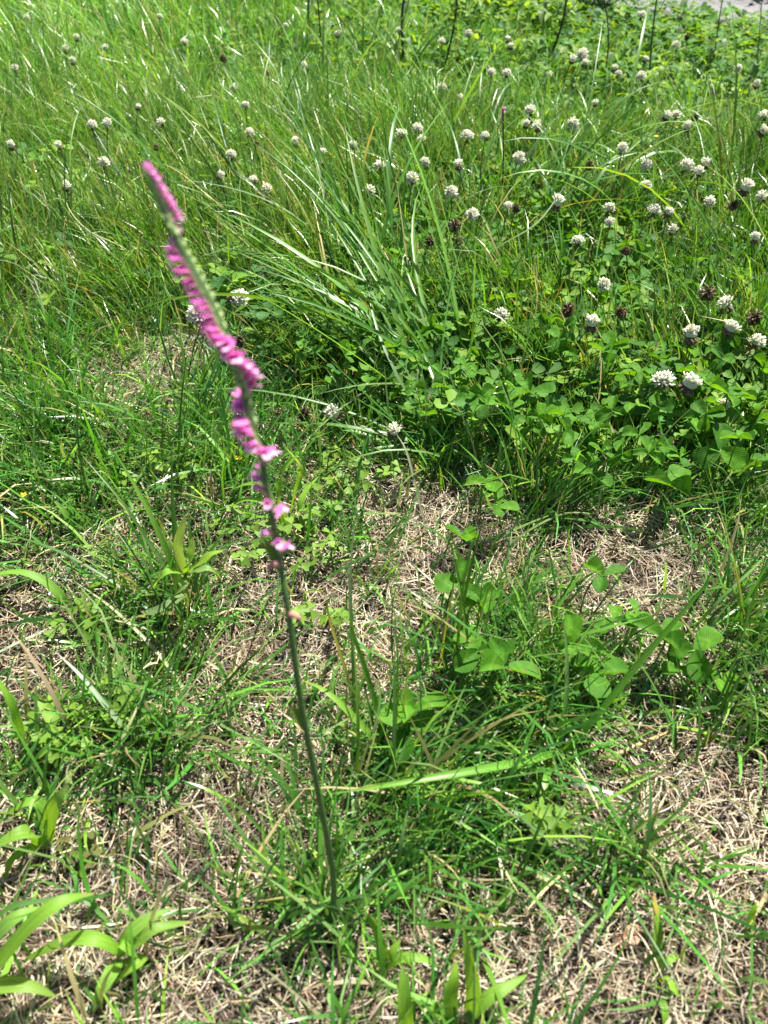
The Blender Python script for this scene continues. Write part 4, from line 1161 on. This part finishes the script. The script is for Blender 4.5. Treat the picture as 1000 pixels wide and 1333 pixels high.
plant('grass_shoot', 'fan of broad straight blades rising behind the pale leafy weed', 'grass', (238, 815), [
    ([(236, 815, 0), (228, 750, .06), (205, 690, .105), (180, 640, .135), (145, 580, .17)], .0055, G1, G2, dict(name='blade', n=14)),
    ([(238, 815, 0), (232, 740, .07), (226, 670, .12), (222, 560, .19)], .0052, (0.06, 0.15, 0.03), G1, dict(name='blade', n=14)),
    ([(236, 815, 0), (215, 740, .05), (190, 700, .075), (160, 655, .11), (105, 590, .14)], .0042, (0.05, 0.13, 0.03), G1, dict(name='blade', n=12)),
])
plant('crabgrass_weed', 'lime weed seedling with five spread leaves on the straw, bottom corner', 'weed', (158, 1265), [
    ([(157, 1262, 0), (157, 1245, .014), (155, 1236, .022)], .004, (0.16, 0.2, 0.08), (0.18, 0.3, 0.06), dict(name='stem', n=5, prof=lambda s: 1, fold=.8)),
    ([(155, 1238, .02), (130, 1224, .034), (95, 1222, .034), (60, 1236, .024), (25, 1255, .012)], .0085, G3, (0.19, 0.34, 0.05), dict(prof=prof_lance, n=12, fold=.2)),
    ([(156, 1238, .02), (170, 1215, .03), (195, 1195, .032), (225, 1182, .03)], .0085, G3, (0.18, 0.33, 0.06), dict(prof=prof_lance, n=12, fold=.3)),
    ([(156, 1242, .016), (180, 1225, .028), (205, 1208, .032), (252, 1200, .022)], .0085, (0.15, 0.29, 0.05), (0.16, 0.3, 0.05), dict(prof=prof_lance, n=12, fold=.3)),
    ([(155, 1250, .012), (146, 1265, .02), (132, 1290, .02), (120, 1318, .012)], .0095, G3, (0.2, 0.36, 0.06), dict(prof=prof_lance, n=12, fold=.2)),
    ([(157, 1255, .008), (185, 1250, .02), (170, 1260, .022), (150, 1280, .012)], .007, (0.15, 0.28, 0.05), G3, dict(prof=prof_lance, n=10, fold=.3)),
    ([(155, 1238, .02), (158, 1228, .035), (172, 1240, .03), (180, 1246, .022)], .005, G3, G3, dict(prof=prof_lance, n=8)),
], mat='weedleaf')
plant('crabgrass_weed', 'large lime weed reaching in from the corner with long tapering leaves', 'weed', (-45, 1290), [
    ([(-40, 1290, .01), (0, 1252, .04), (45, 1200, .065), (85, 1172, .068), (125, 1163, .056)], .0105, G3, (0.17, 0.31, 0.05), dict(prof=prof_lance, n=14, fold=.25)),
    ([(-40, 1270, .01), (-10, 1225, .04), (20, 1195, .05), (55, 1180, .045)], .010, (0.15, 0.27, 0.08), G3, dict(prof=prof_lance, n=12, fold=.25)),
    ([(-50, 1300, .01), (-10, 1285, .03), (35, 1283, .034), (75, 1298, .022)], .0095, G3, (0.2, 0.34, 0.07), dict(prof=prof_lance, n=12, fold=.25)),
    ([(-50, 1270, .01), (0, 1190, .035), (60, 1172, .034), (120, 1166, .03)], .004, (0.06, 0.15, 0.04), G1, dict(n=10)),
], mat='weedleaf')
plant('crabgrass_weed', 'lime weed with one upright and one bent leaf above the corner weed', 'weed', (62, 1110), [
    ([(60, 1105, .004), (40, 1085, .03), (15, 1090, .036), (-25, 1118, .03)], .011, G3, (0.18, 0.32, 0.05), dict(prof=prof_lance, n=12)),
    ([(62, 1100, .004), (66, 1065, .03), (75, 1040, .048), (90, 1018, .055)], .0095, G3, (0.19, 0.34, 0.06), dict(up=Vector((0, -1, 0.25)), prof=prof_lance, n=12)),
    ([(62, 1100, .004), (55, 1050, .02), (35, 1045, .025), (8, 1060, .018)], .0085, G2, G3, dict(prof=prof_lance, n=10)),
    ([(62, 1105, .004), (40, 1105, .02), (15, 1120, .018), (5, 1155, .01)], .007, G2, G2, dict(prof=prof_lance, n=10)),
], mat='weedleaf')
plant('grass_shoot', 'broad lime blade standing up at the frame edge beside the sorrel patch', 'grass', (32, 995), [
    ([(32, 995, 0), (28, 955, .035), (15, 915, .065), (-12, 870, .09)], .0085, G2, G3, dict(name='blade', n=12)),
    ([(36, 1000, 0), (50, 985, .015), (62, 995, .012), (64, 1012, .006)], .006, G3, G3, dict(name='blade', n=8)),
], mat='weedleaf')
plant('grass_shoot', 'broad lime leaf arching in from the frame edge over shaded grass', 'grass', (88, 800), [
    ([(88, 798, .002), (78, 775, .025), (50, 752, .042), (10, 745, .048), (-60, 765, .03)], .0095, G2, G3, dict(name='blade', n=12, fold=.2)),
    ([(92, 800, .002), (120, 765, .02), (140, 758, .022), (152, 752, .02)], .007, G2, G2, dict(name='blade', n=8)),
], mat='weedleaf')
plant('grass_shoot', 'broad green leaf leaning over the straw below the tiny yellow flower', 'grass', (104, 715), [
    ([(104, 715, .002), (96, 690, .03), (85, 668, .048), (65, 645, .062)], .0085, G1, G2, dict(name='blade', n=10)),
    ([(106, 715, .002), (104, 700, .015), (108, 690, .02), (112, 680, .02)], .005, (0.2, 0.3, 0.04), G3, dict(name='blade', n=6)),
], mat='weedleaf')
for lab, pts, w, c0, c1 in (
        ('pale flattened seed stalk slanting across the grass, longer of two', [(245, 905, .01), (205, 850, .028), (150, 795, .04), (95, 755, .045)], .0036, PALE, (0.36, 0.38, 0.24)),
        ('pale thin seed stalk crossing the longer slanting one', [(290, 875, .01), (230, 835, .022), (170, 812, .03), (100, 800, .03)], .0028, PALE, (0.34, 0.36, 0.22)),
        ('bleached bluish blade leaning by the sorrel patch', [(205, 975, .004), (160, 945, .035), (110, 885, .06), (72, 848, .07)], .0048, G1, (0.36, 0.42, 0.34)),
        ('long dark blade slanting from the frame edge to the pale leafy weed', [(225, 820, .004), (150, 760, .03), (70, 715, .05), (-10, 690, .06)], .0042, (0.05, 0.13, 0.03), (0.06, 0.15, 0.03)),
        ('straight dark blade slanting up to the orchid stem from the bushy tuft', [(205, 985, .004), (260, 945, .03), (320, 905, .04), (375, 862, .05)], .0034, G1, (0.06, 0.15, 0.03)),
        ('bent pale straw hooked over the thin grass beside the orchid tip', [(215, 365, .02), (165, 325, .08), (115, 300, .10), (90, 272, .105), (84, 250, .11)], .0018, (0.4, 0.42, 0.24), (0.45, 0.44, 0.28)),
        ('bleached straw stem lying in the bottom corner', [(120, 1200, .006), (75, 1235, .008), (30, 1275, .006)], .0028, (0.5, 0.42, 0.32), (0.46, 0.38, 0.28)),
        ('long grey blade arching behind the orchid tip toward the white head', [(445, 370, .004), (405, 300, .10), (340, 258, .14), (260, 237, .15), (215, 238, .14)], .005, (0.1, 0.2, 0.06), (0.2, 0.27, 0.16)),
        ('pale arch of grass reaching right over the far heads', [(590, 400, .004), (640, 330, .10), (700, 290, .13), (740, 235, .15)], .0042, (0.1, 0.2, 0.05), (0.16, 0.25, 0.1)),
        ('broad upright blade standing under the far pink orchid', [(645, 330, 0), (648, 270, .06), (655, 215, .11), (651, 175, .14)], .006, G1, (0.22, 0.38, 0.04)),
        ('yellowed bent straw across the thin grass beside the orchid spike', [(330, 300, .02), (280, 262, .08), (235, 225, .11), (205, 210, .12)], .002, (0.45, 0.40, 0.12), (0.5, 0.42, 0.16)),
        ('flat bleached blade over the straw before the big tussock', [(600, 490, .004), (545, 480, .05), (460, 520, .055), (380, 590, .045)], .0046, (0.12, 0.22, 0.07), (0.2, 0.28, 0.13)),
        ('pale dried stalk standing in the grass before the tussock', [(555, 690, 0), (545, 650, .03), (530, 590, .07), (515, 563, .085)], .003, (0.3, 0.33, 0.2), (0.38, 0.38, 0.26)),
        ('long thin arch of grass over the straw before the clover bed', [(650, 720, .004), (690, 690, .03), (740, 668, .04), (795, 672, .02)], .0034, (0.1, 0.2, 0.05), (0.3, 0.34, 0.18)),
        ('dark slanting grass stem across the far thin grass', [(200, 300, 0), (165, 240, .05), (120, 165, .12), (70, 60, .2)], .0024, (0.03, 0.07, 0.02), (0.035, 0.08, 0.02)),
        ('dark slanting grass stem beside the white heads above the tussock', [(500, 270, 0), (485, 220, .05), (470, 170, .10), (455, 100, .15)], .0026, (0.03, 0.08, 0.02), (0.035, 0.08, 0.02)),
        ('dark slanting grass stem over the middle of the far field', [(400, 245, 0), (375, 200, .05), (335, 140, .11), (300, 60, .17)], .0022, (0.04, 0.09, 0.02), (0.04, 0.1, 0.02))):
    P = [at(*p) for p in pts]
    b = P[0].copy(); b.z = float(gz(b.x, b.y))
    rt = thing('grass_strand', lab, 'grass blade', b)
    ribbon('blade', P, w, M['blade'], rt, c0, c1, n=14, fold=.3, roll=random.uniform(-.3, .3))
plant('crabgrass_weed', 'lime weed with a broad upright leaf at the bottom edge', 'weed', (598, 1345), [
    ([(612, 1325, .006), (618, 1285, .03), (612, 1245, .045), (604, 1205, .052)], .0095, G3, (0.18, 0.33, 0.05), dict(up=Vector((0, -1, 0.25)), prof=prof_lance, n=12, fold=.4, roll=.6)),
    ([(590, 1335, .006), (586, 1300, .025), (590, 1275, .036), (594, 1248, .042)], .0085, G2, G3, dict(up=Vector((0, -1, 0.25)), prof=prof_lance, n=12, fold=.4)),
    ([(530, 1350, .006), (528, 1320, .025), (526, 1285, .038), (524, 1255, .045)], .0088, G3, (0.17, 0.31, 0.05), dict(up=Vector((0, -1, 0.25)), prof=prof_lance, n=12, fold=.4)),
    ([(605, 1330, .006), (635, 1300, .02), (660, 1285, .022), (688, 1268, .018)], .008, G3, (0.18, 0.33, 0.05), dict(prof=prof_lance, n=12)),
    ([(600, 1335, .006), (560, 1310, .02), (545, 1300, .018), (520, 1292, .012)], .006, G2, G2, dict(prof=prof_lance, n=10)),
], mat='weedleaf')
plant('crabgrass_weed', 'small lime seedling with one tall and one bent leaf right of the orchid foot', 'weed', (500, 1270), [
    ([(499, 1268, .002), (499, 1240, .02), (490, 1205, .032), (470, 1178, .038)], .0078, G2, (0.17, 0.31, 0.05), dict(up=Vector((0, -1, 0.25)), prof=prof_lance, n=12, fold=.4, roll=.3)),
    ([(500, 1262, .006), (520, 1248, .02), (550, 1248, .022), (576, 1260, .014)], .006, G3, G3, dict(prof=prof_lance, n=10)),
    ([(499, 1262, .006), (508, 1245, .02), (515, 1232, .024), (522, 1222, .026)], .005, G3, G3, dict(prof=prof_lance, n=8)),
], mat='weedleaf')
plant('crabgrass_weed', 'seedling with a yellow-tipped leaf in front of the tuft by the brown leaf', 'weed', (852, 1270), [
    ([(852, 1270, 0), (855, 1235, .012), (856, 1200, .02), (851, 1162, .024)], .0068, G2, G2, dict(up=Vector((0, -1, 0.25)), prof=prof_lance, n=12, tipy=(.72, (0.5, 0.28, 0.05)))),
    ([(852, 1268, .002), (862, 1255, .014), (874, 1248, .016), (886, 1244, .014)], .0055, G3, G3, dict(prof=prof_lance, n=8)),
    ([(853, 1272, .002), (866, 1276, .012), (876, 1285, .012), (884, 1298, .008)], .006, G3, G3, dict(prof=prof_lance, n=8)),
    ([(855, 1290, .002), (862, 1305, .012), (866, 1322, .012), (864, 1345, .006)], .005, G2, G3, dict(prof=prof_lance, n=8)),
], mat='weedleaf')
plant('crabgrass_weed', 'tiny two-leaved seedling on the bare straw by the frame edge', 'weed', (978, 1215), [
    ([(978, 1218, 0), (976, 1200, .012), (980, 1185, .02), (986, 1172, .024)], .0055, G3, G3, dict(up=Vector((0, -1, 0.25)), prof=prof_lance, n=8)),
    ([(978, 1218, 0), (972, 1205, .008), (974, 1212, .006), (982, 1222, .003)], .005, G2, G2, dict(prof=prof_lance, n=8)),
], mat='weedleaf')
plant('broadleaf_weed', 'single broad upright leaf in the grass below the long fallen blade', 'weed', (550, 1105), [
    ([(548, 1105, .004), (553, 1080, .018), (572, 1055, .026), (598, 1032, .028)], .0135, G2, (0.16, 0.28, 0.06), dict(up=Vector((0, -1, 0.25)), prof=prof_lance, n=12, wave=.05)),
], mat='weedleaf')
plant('broadleaf_weed', 'lime weed with narrow bent leaves just right of the lowest orchid flowers', 'weed', (372, 700), [
    ([(372, 700, 0), (365, 650, .04), (368, 615, .07), (392, 588, .085)], .0085, G2, G3, dict(prof=prof_lance, n=12)),
    ([(372, 700, 0), (385, 640, .05), (392, 610, .07), (370, 580, .09)], .006, G3, (0.28, 0.4, 0.05), dict(prof=prof_lance, n=12)),
    ([(372, 700, 0), (350, 660, .04), (322, 650, .045), (298, 662, .035)], .0065, G2, G3, dict(prof=prof_lance, n=12)),
    ([(372, 700, 0), (350, 640, .05), (325, 630, .055), (296, 640, .045)], .0055, G2, G2, dict(prof=prof_lance, n=12)),
    ([(372, 700, 0), (388, 665, .04), (398, 640, .05), (415, 620, .055)], .0065, G2, G3, dict(prof=prof_lance, n=12)),
], mat='weedleaf')

# fallen brown leaf
def dead_leaf():
    c = ground_at(812, 1225); c.z += 0.008
    V, F = [], []
    nu, nv = 8, 4
    for i in range(nu + 1):
        s = i / nu; w = 0.006 * (math.sin(math.pi * (0.08 + 0.9 * s)) ** 0.7)
        for j in range(-nv, nv + 1):
            v = j / nv
            V.append((0.026 * (s - .5) * .9, w * v * (1 + .15 * math.sin(5 * s + 2 * v)), 0.004 * math.sin(4 * s) + 0.25 * abs(w * v) * 1.6 + .0012 * math.sin(9 * s + 4 * v)))
    m = 2 * nv + 1
    for i in range(nu):
        for j in range(m - 1): F.append((i * m + j, i * m + j + 1, (i + 1) * m + j + 1, (i + 1) * m + j))
    o = obj('fallen_leaf', make_mesh('fallen_leaf', V, F), M['brown_leaf'])
    o.location = c; o.rotation_euler = (0.25, -0.15, R(35))
    tag(o, 'curled pinkish brown fallen leaf lying on the straw', 'dead leaf')
dead_leaf()

# ------------------------------------------------------------------ wood sorrel
def heart_leaf(seed, mat):
    """Three heart-shaped leaflets round the tip of a stalk."""
    rnd = random.Random(seed); V, F = [], []
    for k in range(3):
        a0 = k * R(120); o = len(V)
        prof = [(0, 0, 0), (.35, -.26, .06), (.75, -.46, .06), (1.0, -.34, 0), (.84, 0, -.03), (1.0, .34, 0), (.75, .46, .06), (.35, .26, .06), (.5, 0, -.04)]
        mt = Matrix.Rotation(a0, 3, 'Z') @ Matrix.Rotation(rnd.uniform(-.1, .45), 3, 'Y')
        for p in prof:
            V.append(mt @ (Vector(p) * 0.0085 * rnd.uniform(.97, 1.03)))
        F += [(o + i, o + (i + 1) % 8, o + 8) for i in range(8)]
    me = make_mesh('leaf', V, F); me.materials.append(mat)
    return me
HEART = [heart_leaf(s, M['sorrel']) for s in range(4)]
HEART_R = [heart_leaf(s + 9, M['sorrel_red']) for s in range(3)]

def wood_sorrel(px, py, n, rx, ry, label, red=False, z=(0.02, 0.05), size=1.2):
    b = ground_at(px, py)
    rt = thing('wood_sorrel', label, 'wood sorrel', b)
    for i in range(n):
        a = random.uniform(0, 6.28); r = math.sqrt(random.random())
        t = at(px + rx * r * math.cos(a), py + ry * r * math.sin(a), random.uniform(*z))
        foot = b.lerp(Vector((t.x, t.y, b.z)), 0.6)
        tube('stalk', spline([foot, (foot + t) / 2 + Vector((0, 0, .004)), t], 4), 0.0004, M['petiole'], rt, 4)
        o = obj('leaf', random.choice(HEART_R if red else HEART), None, rt)
        o.matrix_local = Matrix.Translation(t - b) @ Euler((random.uniform(-.4, .4), random.uniform(-.4, .4), random.uniform(0, 6.28))).to_matrix().to_4x4() @ Matrix.Scale(size * random.uniform(.8, 1.2), 4)
for args in (
        (60, 935, 13, 45, 30, 'lime wood sorrel patch beside the standing broad blade'),
        (85, 972, 8, 30, 16, 'wood sorrel in front of the larger sorrel patch'),
        (145, 910, 9, 30, 35, 'wood sorrel under the bleached bluish blade'),
        (405, 800, 7, 45, 8, 'row of sorrel leaves along a creeping stem past the orchid'),
        (400, 700, 12, 45, 35, 'wood sorrel cluster behind the lowest orchid flowers'),
        (195, 600, 12, 60, 35, 'wood sorrel in the straw hollow left of the spike'),
        (90, 800, 7, 40, 25, 'wood sorrel in the shade under the slanting seed stalks'),
        (310, 690, 10, 30, 40, 'wood sorrel beside the pale leafy weed'),
        (30, 590, 8, 40, 30, 'wood sorrel at the frame edge in dark grass'),
        (715, 1065, 6, 26, 18, 'small lime sorrel under the fallen blade clump'),
        (420, 650, 10, 50, 40, 'wood sorrel between the spike and the dried stalk'),
        (470, 600, 12, 60, 35, 'wood sorrel under the flat bleached blade')):
    wood_sorrel(*args)
wood_sorrel(100, 1100, 6, 32, 24, 'reddish olive wood sorrel on the straw above the corner seedling', red=True, z=(0.01, 0.025), size=0.95)

# tiny yellow flowers
def yellow_flower(px, py, z, label):
    top = at(px, py, z); b = Vector((top.x, top.y + .004, float(gz(top.x, top.y))))
    rt = thing('yellow_flower', label, 'flower', b)
    tube('stalk', spline([b, (b + top) / 2 + Vector((.003, 0, 0)), top], 4), 0.0004, M['petiole'], rt, 4)
    for k in range(5):
        V, F = petal_data([Vector((0, 0, 0)), Vector((.002, 0, .0012)), Vector((.004, 0, .0018))], .003, n=3)
        o = obj('petal', make_mesh('petal', V, F), M['yellow'], rt)
        o.matrix_local = Matrix.Translation(top - b) @ Matrix.Rotation(R(72 * k), 4, 'Z')
yellow_flower(311, 597, .04, 'tiny yellow flower left of the orchid spike')
yellow_flower(31, 645, .05, 'tiny yellow flower at the frame edge in dark grass')
yellow_flower(855, 178, .12, 'tiny yellow flower in the far field, lower of two')
yellow_flower(880, 166, .13, 'tiny yellow flower in the far field, upper of two')

# ------------------------------------------------------------------ dark weed stalks at the back
def weed_stalk(px0, py0, px1, py1, H, r, label, leaves=3, twigs=2):
    leaves += 3; twigs += 1
    if px0 > 750: r *= 0.75
    b = ground_at(px0, py0); r *= 1.1; H *= 1.3
    d = ray(px1, py1); t = (b.y + 0.02 * random.uniform(-1, 1)) / d.y
    top = Vector((d.x * t, d.y * t, CAM_H + d.z * t))
    ax = (top - b); top = b + ax * (H / ax.length) if ax.length < H else top
    rt = thing('weed_stalk', label, 'weed', b)
    P = spline([b, b.lerp(top, .35) + Vector((random.uniform(-.018, .018), 0, 0)), b.lerp(top, .7) + Vector((random.uniform(-.018, .018), 0, 0)), top], 14)
    tube('stem', P, [r * (1 - .55 * i / 14) for i in range(15)], M['dark_stalk'], rt, 6)
    for k in range(twigs):
        i = random.randint(5, 12); a = random.uniform(0, 6.28); L = random.uniform(.03, .06)
        tube('twig', spline([P[i], P[i] + Vector((math.cos(a) * L * .5, math.sin(a) * L * .5, L * .5)), P[i] + Vector((math.cos(a) * L * .8, math.sin(a) * L * .8, L))], 4), r * .4, M['dark_stalk'], rt, 4)
    for k in range(leaves):
        i = random.randint(3, 12); a = random.uniform(0, 6.28); L = random.uniform(.03, .055)
        dr = Vector((math.cos(a), math.sin(a), 0))
        ribbon('leaf', [P[i], P[i] + dr * L * .5 + Vector((0, 0, .012)), P[i] + dr * L + Vector((0, 0, -.008))], random.uniform(.010, .018), M['weedleaf'], rt, jitter((0.1, 0.19, 0.08)), jitter((0.13, 0.22, 0.10)), n=7, prof=prof_lance)
weed_stalk(406, 85, 404, -60, .30, .0028, 'dark upright weed stalk, leftmost of the row at the back', 2, 2)
weed_stalk(421, 100, 418, -40, .28, .0020, 'thin dark stalk close beside the leftmost one', 1, 1)
weed_stalk(528, 112, 527, -60, .32, .0034, 'thickest dark weed stalk standing straight at the back centre', 3, 2)
weed_stalk(572, 115, 602, -60, .30, .0026, 'dark weed stalk leaning beside the thickest one', 3, 2)
weed_stalk(702, 110, 745, -50, .30, .0032, 'leafy dark weed stalk leaning toward the path', 6, 3)
weed_stalk(783, 130, 789, -50, .30, .0022, 'slim dark stalk between the leaning leafy one and the path weed', 3, 2)
weed_stalk(843, 135, 856, -50, .30, .0026, 'tall dark weed stalk in front of the path', 2, 3)
weed_stalk(925, 120, 948, -30, .26, .0020, 'forked thin stalk before the path corner', 4, 4)
weed_stalk(990, 140, 993, 20, .22, .0016, 'thin brown stalk at the frame edge below the path', 1, 1)
weed_stalk(890, 85, 893, -10, .18, .0014, 'short thin stalk right in front of the path edge', 1, 1)

def leafy_clump(px, py, n, h, rad, pal, label, name='leafy_weed', leafL=(.03, .06), leafW=(.012, .022)):
    b = ground_at(px, py)
    rt = thing(name, label, 'weed', b)
    for i in range(n):
        a = random.uniform(0, 6.28); r = rad * math.sqrt(random.random())
        p = b + Vector((r * math.cos(a), r * math.sin(a), random.uniform(.02, h)))
        a2 = random.uniform(0, 6.28); L = random.uniform(*leafL); d = Vector((math.cos(a2), math.sin(a2), 0))
        ribbon('leaf', [p, p + d * L * .5 + Vector((0, 0, random.uniform(0, .02))), p + d * L + Vector((0, 0, random.uniform(-.02, .01)))], random.uniform(*leafW), M['weedleaf'], rt, jitter(random.choice(pal)), jitter(random.choice(pal)), n=6, prof=prof_lance)
    for k in range(6):
        a = random.uniform(0, 6.28); r = rad * .6
        tube('stem', spline([b, b + Vector((r * .5 * math.cos(a), r * .5 * math.sin(a), h * .5)), b + Vector((r * math.cos(a), r * math.sin(a), h))], 5), .0016, M['stalk'], rt, 5)
LIMES = [(0.15, 0.28, 0.035), (0.2, 0.34, 0.04), (0.11, 0.22, 0.03)]
leafy_clump(705, 62, 46, .12, .07, LIMES, 'bright lime leafy weed at the foot of the leaning dark stalk')
leafy_clump(600, 60, 40, .12, .07, LIMES, 'bright lime leafy weed behind the thickest dark stalk')
leafy_clump(860, 100, 40, .05, .09, LIMES, 'low lime leafy weed before the path')
leafy_clump(780, 35, 44, .16, .06, [(0.06, 0.13, 0.03), (0.09, 0.17, 0.04)], 'dark green leafy weed beside the large far clover head')
leafy_clump(640, 40, 36, .13, .06, [(0.07, 0.15, 0.03), (0.12, 0.22, 0.04)], 'mid green leafy weed at the back beside the lime one')
leafy_clump(985, 8, 60, .10, .10, [(0.035, 0.085, 0.02), (0.05, 0.11, 0.03)], 'dark green weed sprawling over the concrete path edge', leafL=(.03, .05), leafW=(.008, .016))
leafy_clump(945, 75, 40, .05, .07, LIMES, 'lime weed in front of the path corner')
leafy_clump(560, 190, 30, .06, .07, LIMES, 'lime leafy weed low behind the far trio of heads', leafL=(.02, .04), leafW=(.008, .014))

for px, py, lab in ((520, 95, 'lime leafy weed at the foot of the thickest dark stalk'), (655, 115, 'lime leafy weed under the level pair of white heads'),
                    (745, 115, 'lime leafy weed left of the slim dark stalk foot'), (470, 55, 'lime leafy weed between the first two dark stalks'),
                    (830, 150, 'lime leafy weed at the foot of the tall path stalk'), (930, 155, 'lime leafy weed below the forked thin stalk'),
                    (350, 60, 'lime leafy weed left of the leftmost dark stalk'), (690, 200, 'lime leafy weed right of the far pink orchid')):
    leafy_clump(px, py, 34, random.uniform(.05, .10), random.uniform(.06, .10), LIMES, lab, leafL=(.022, .045), leafW=(.010, .018))
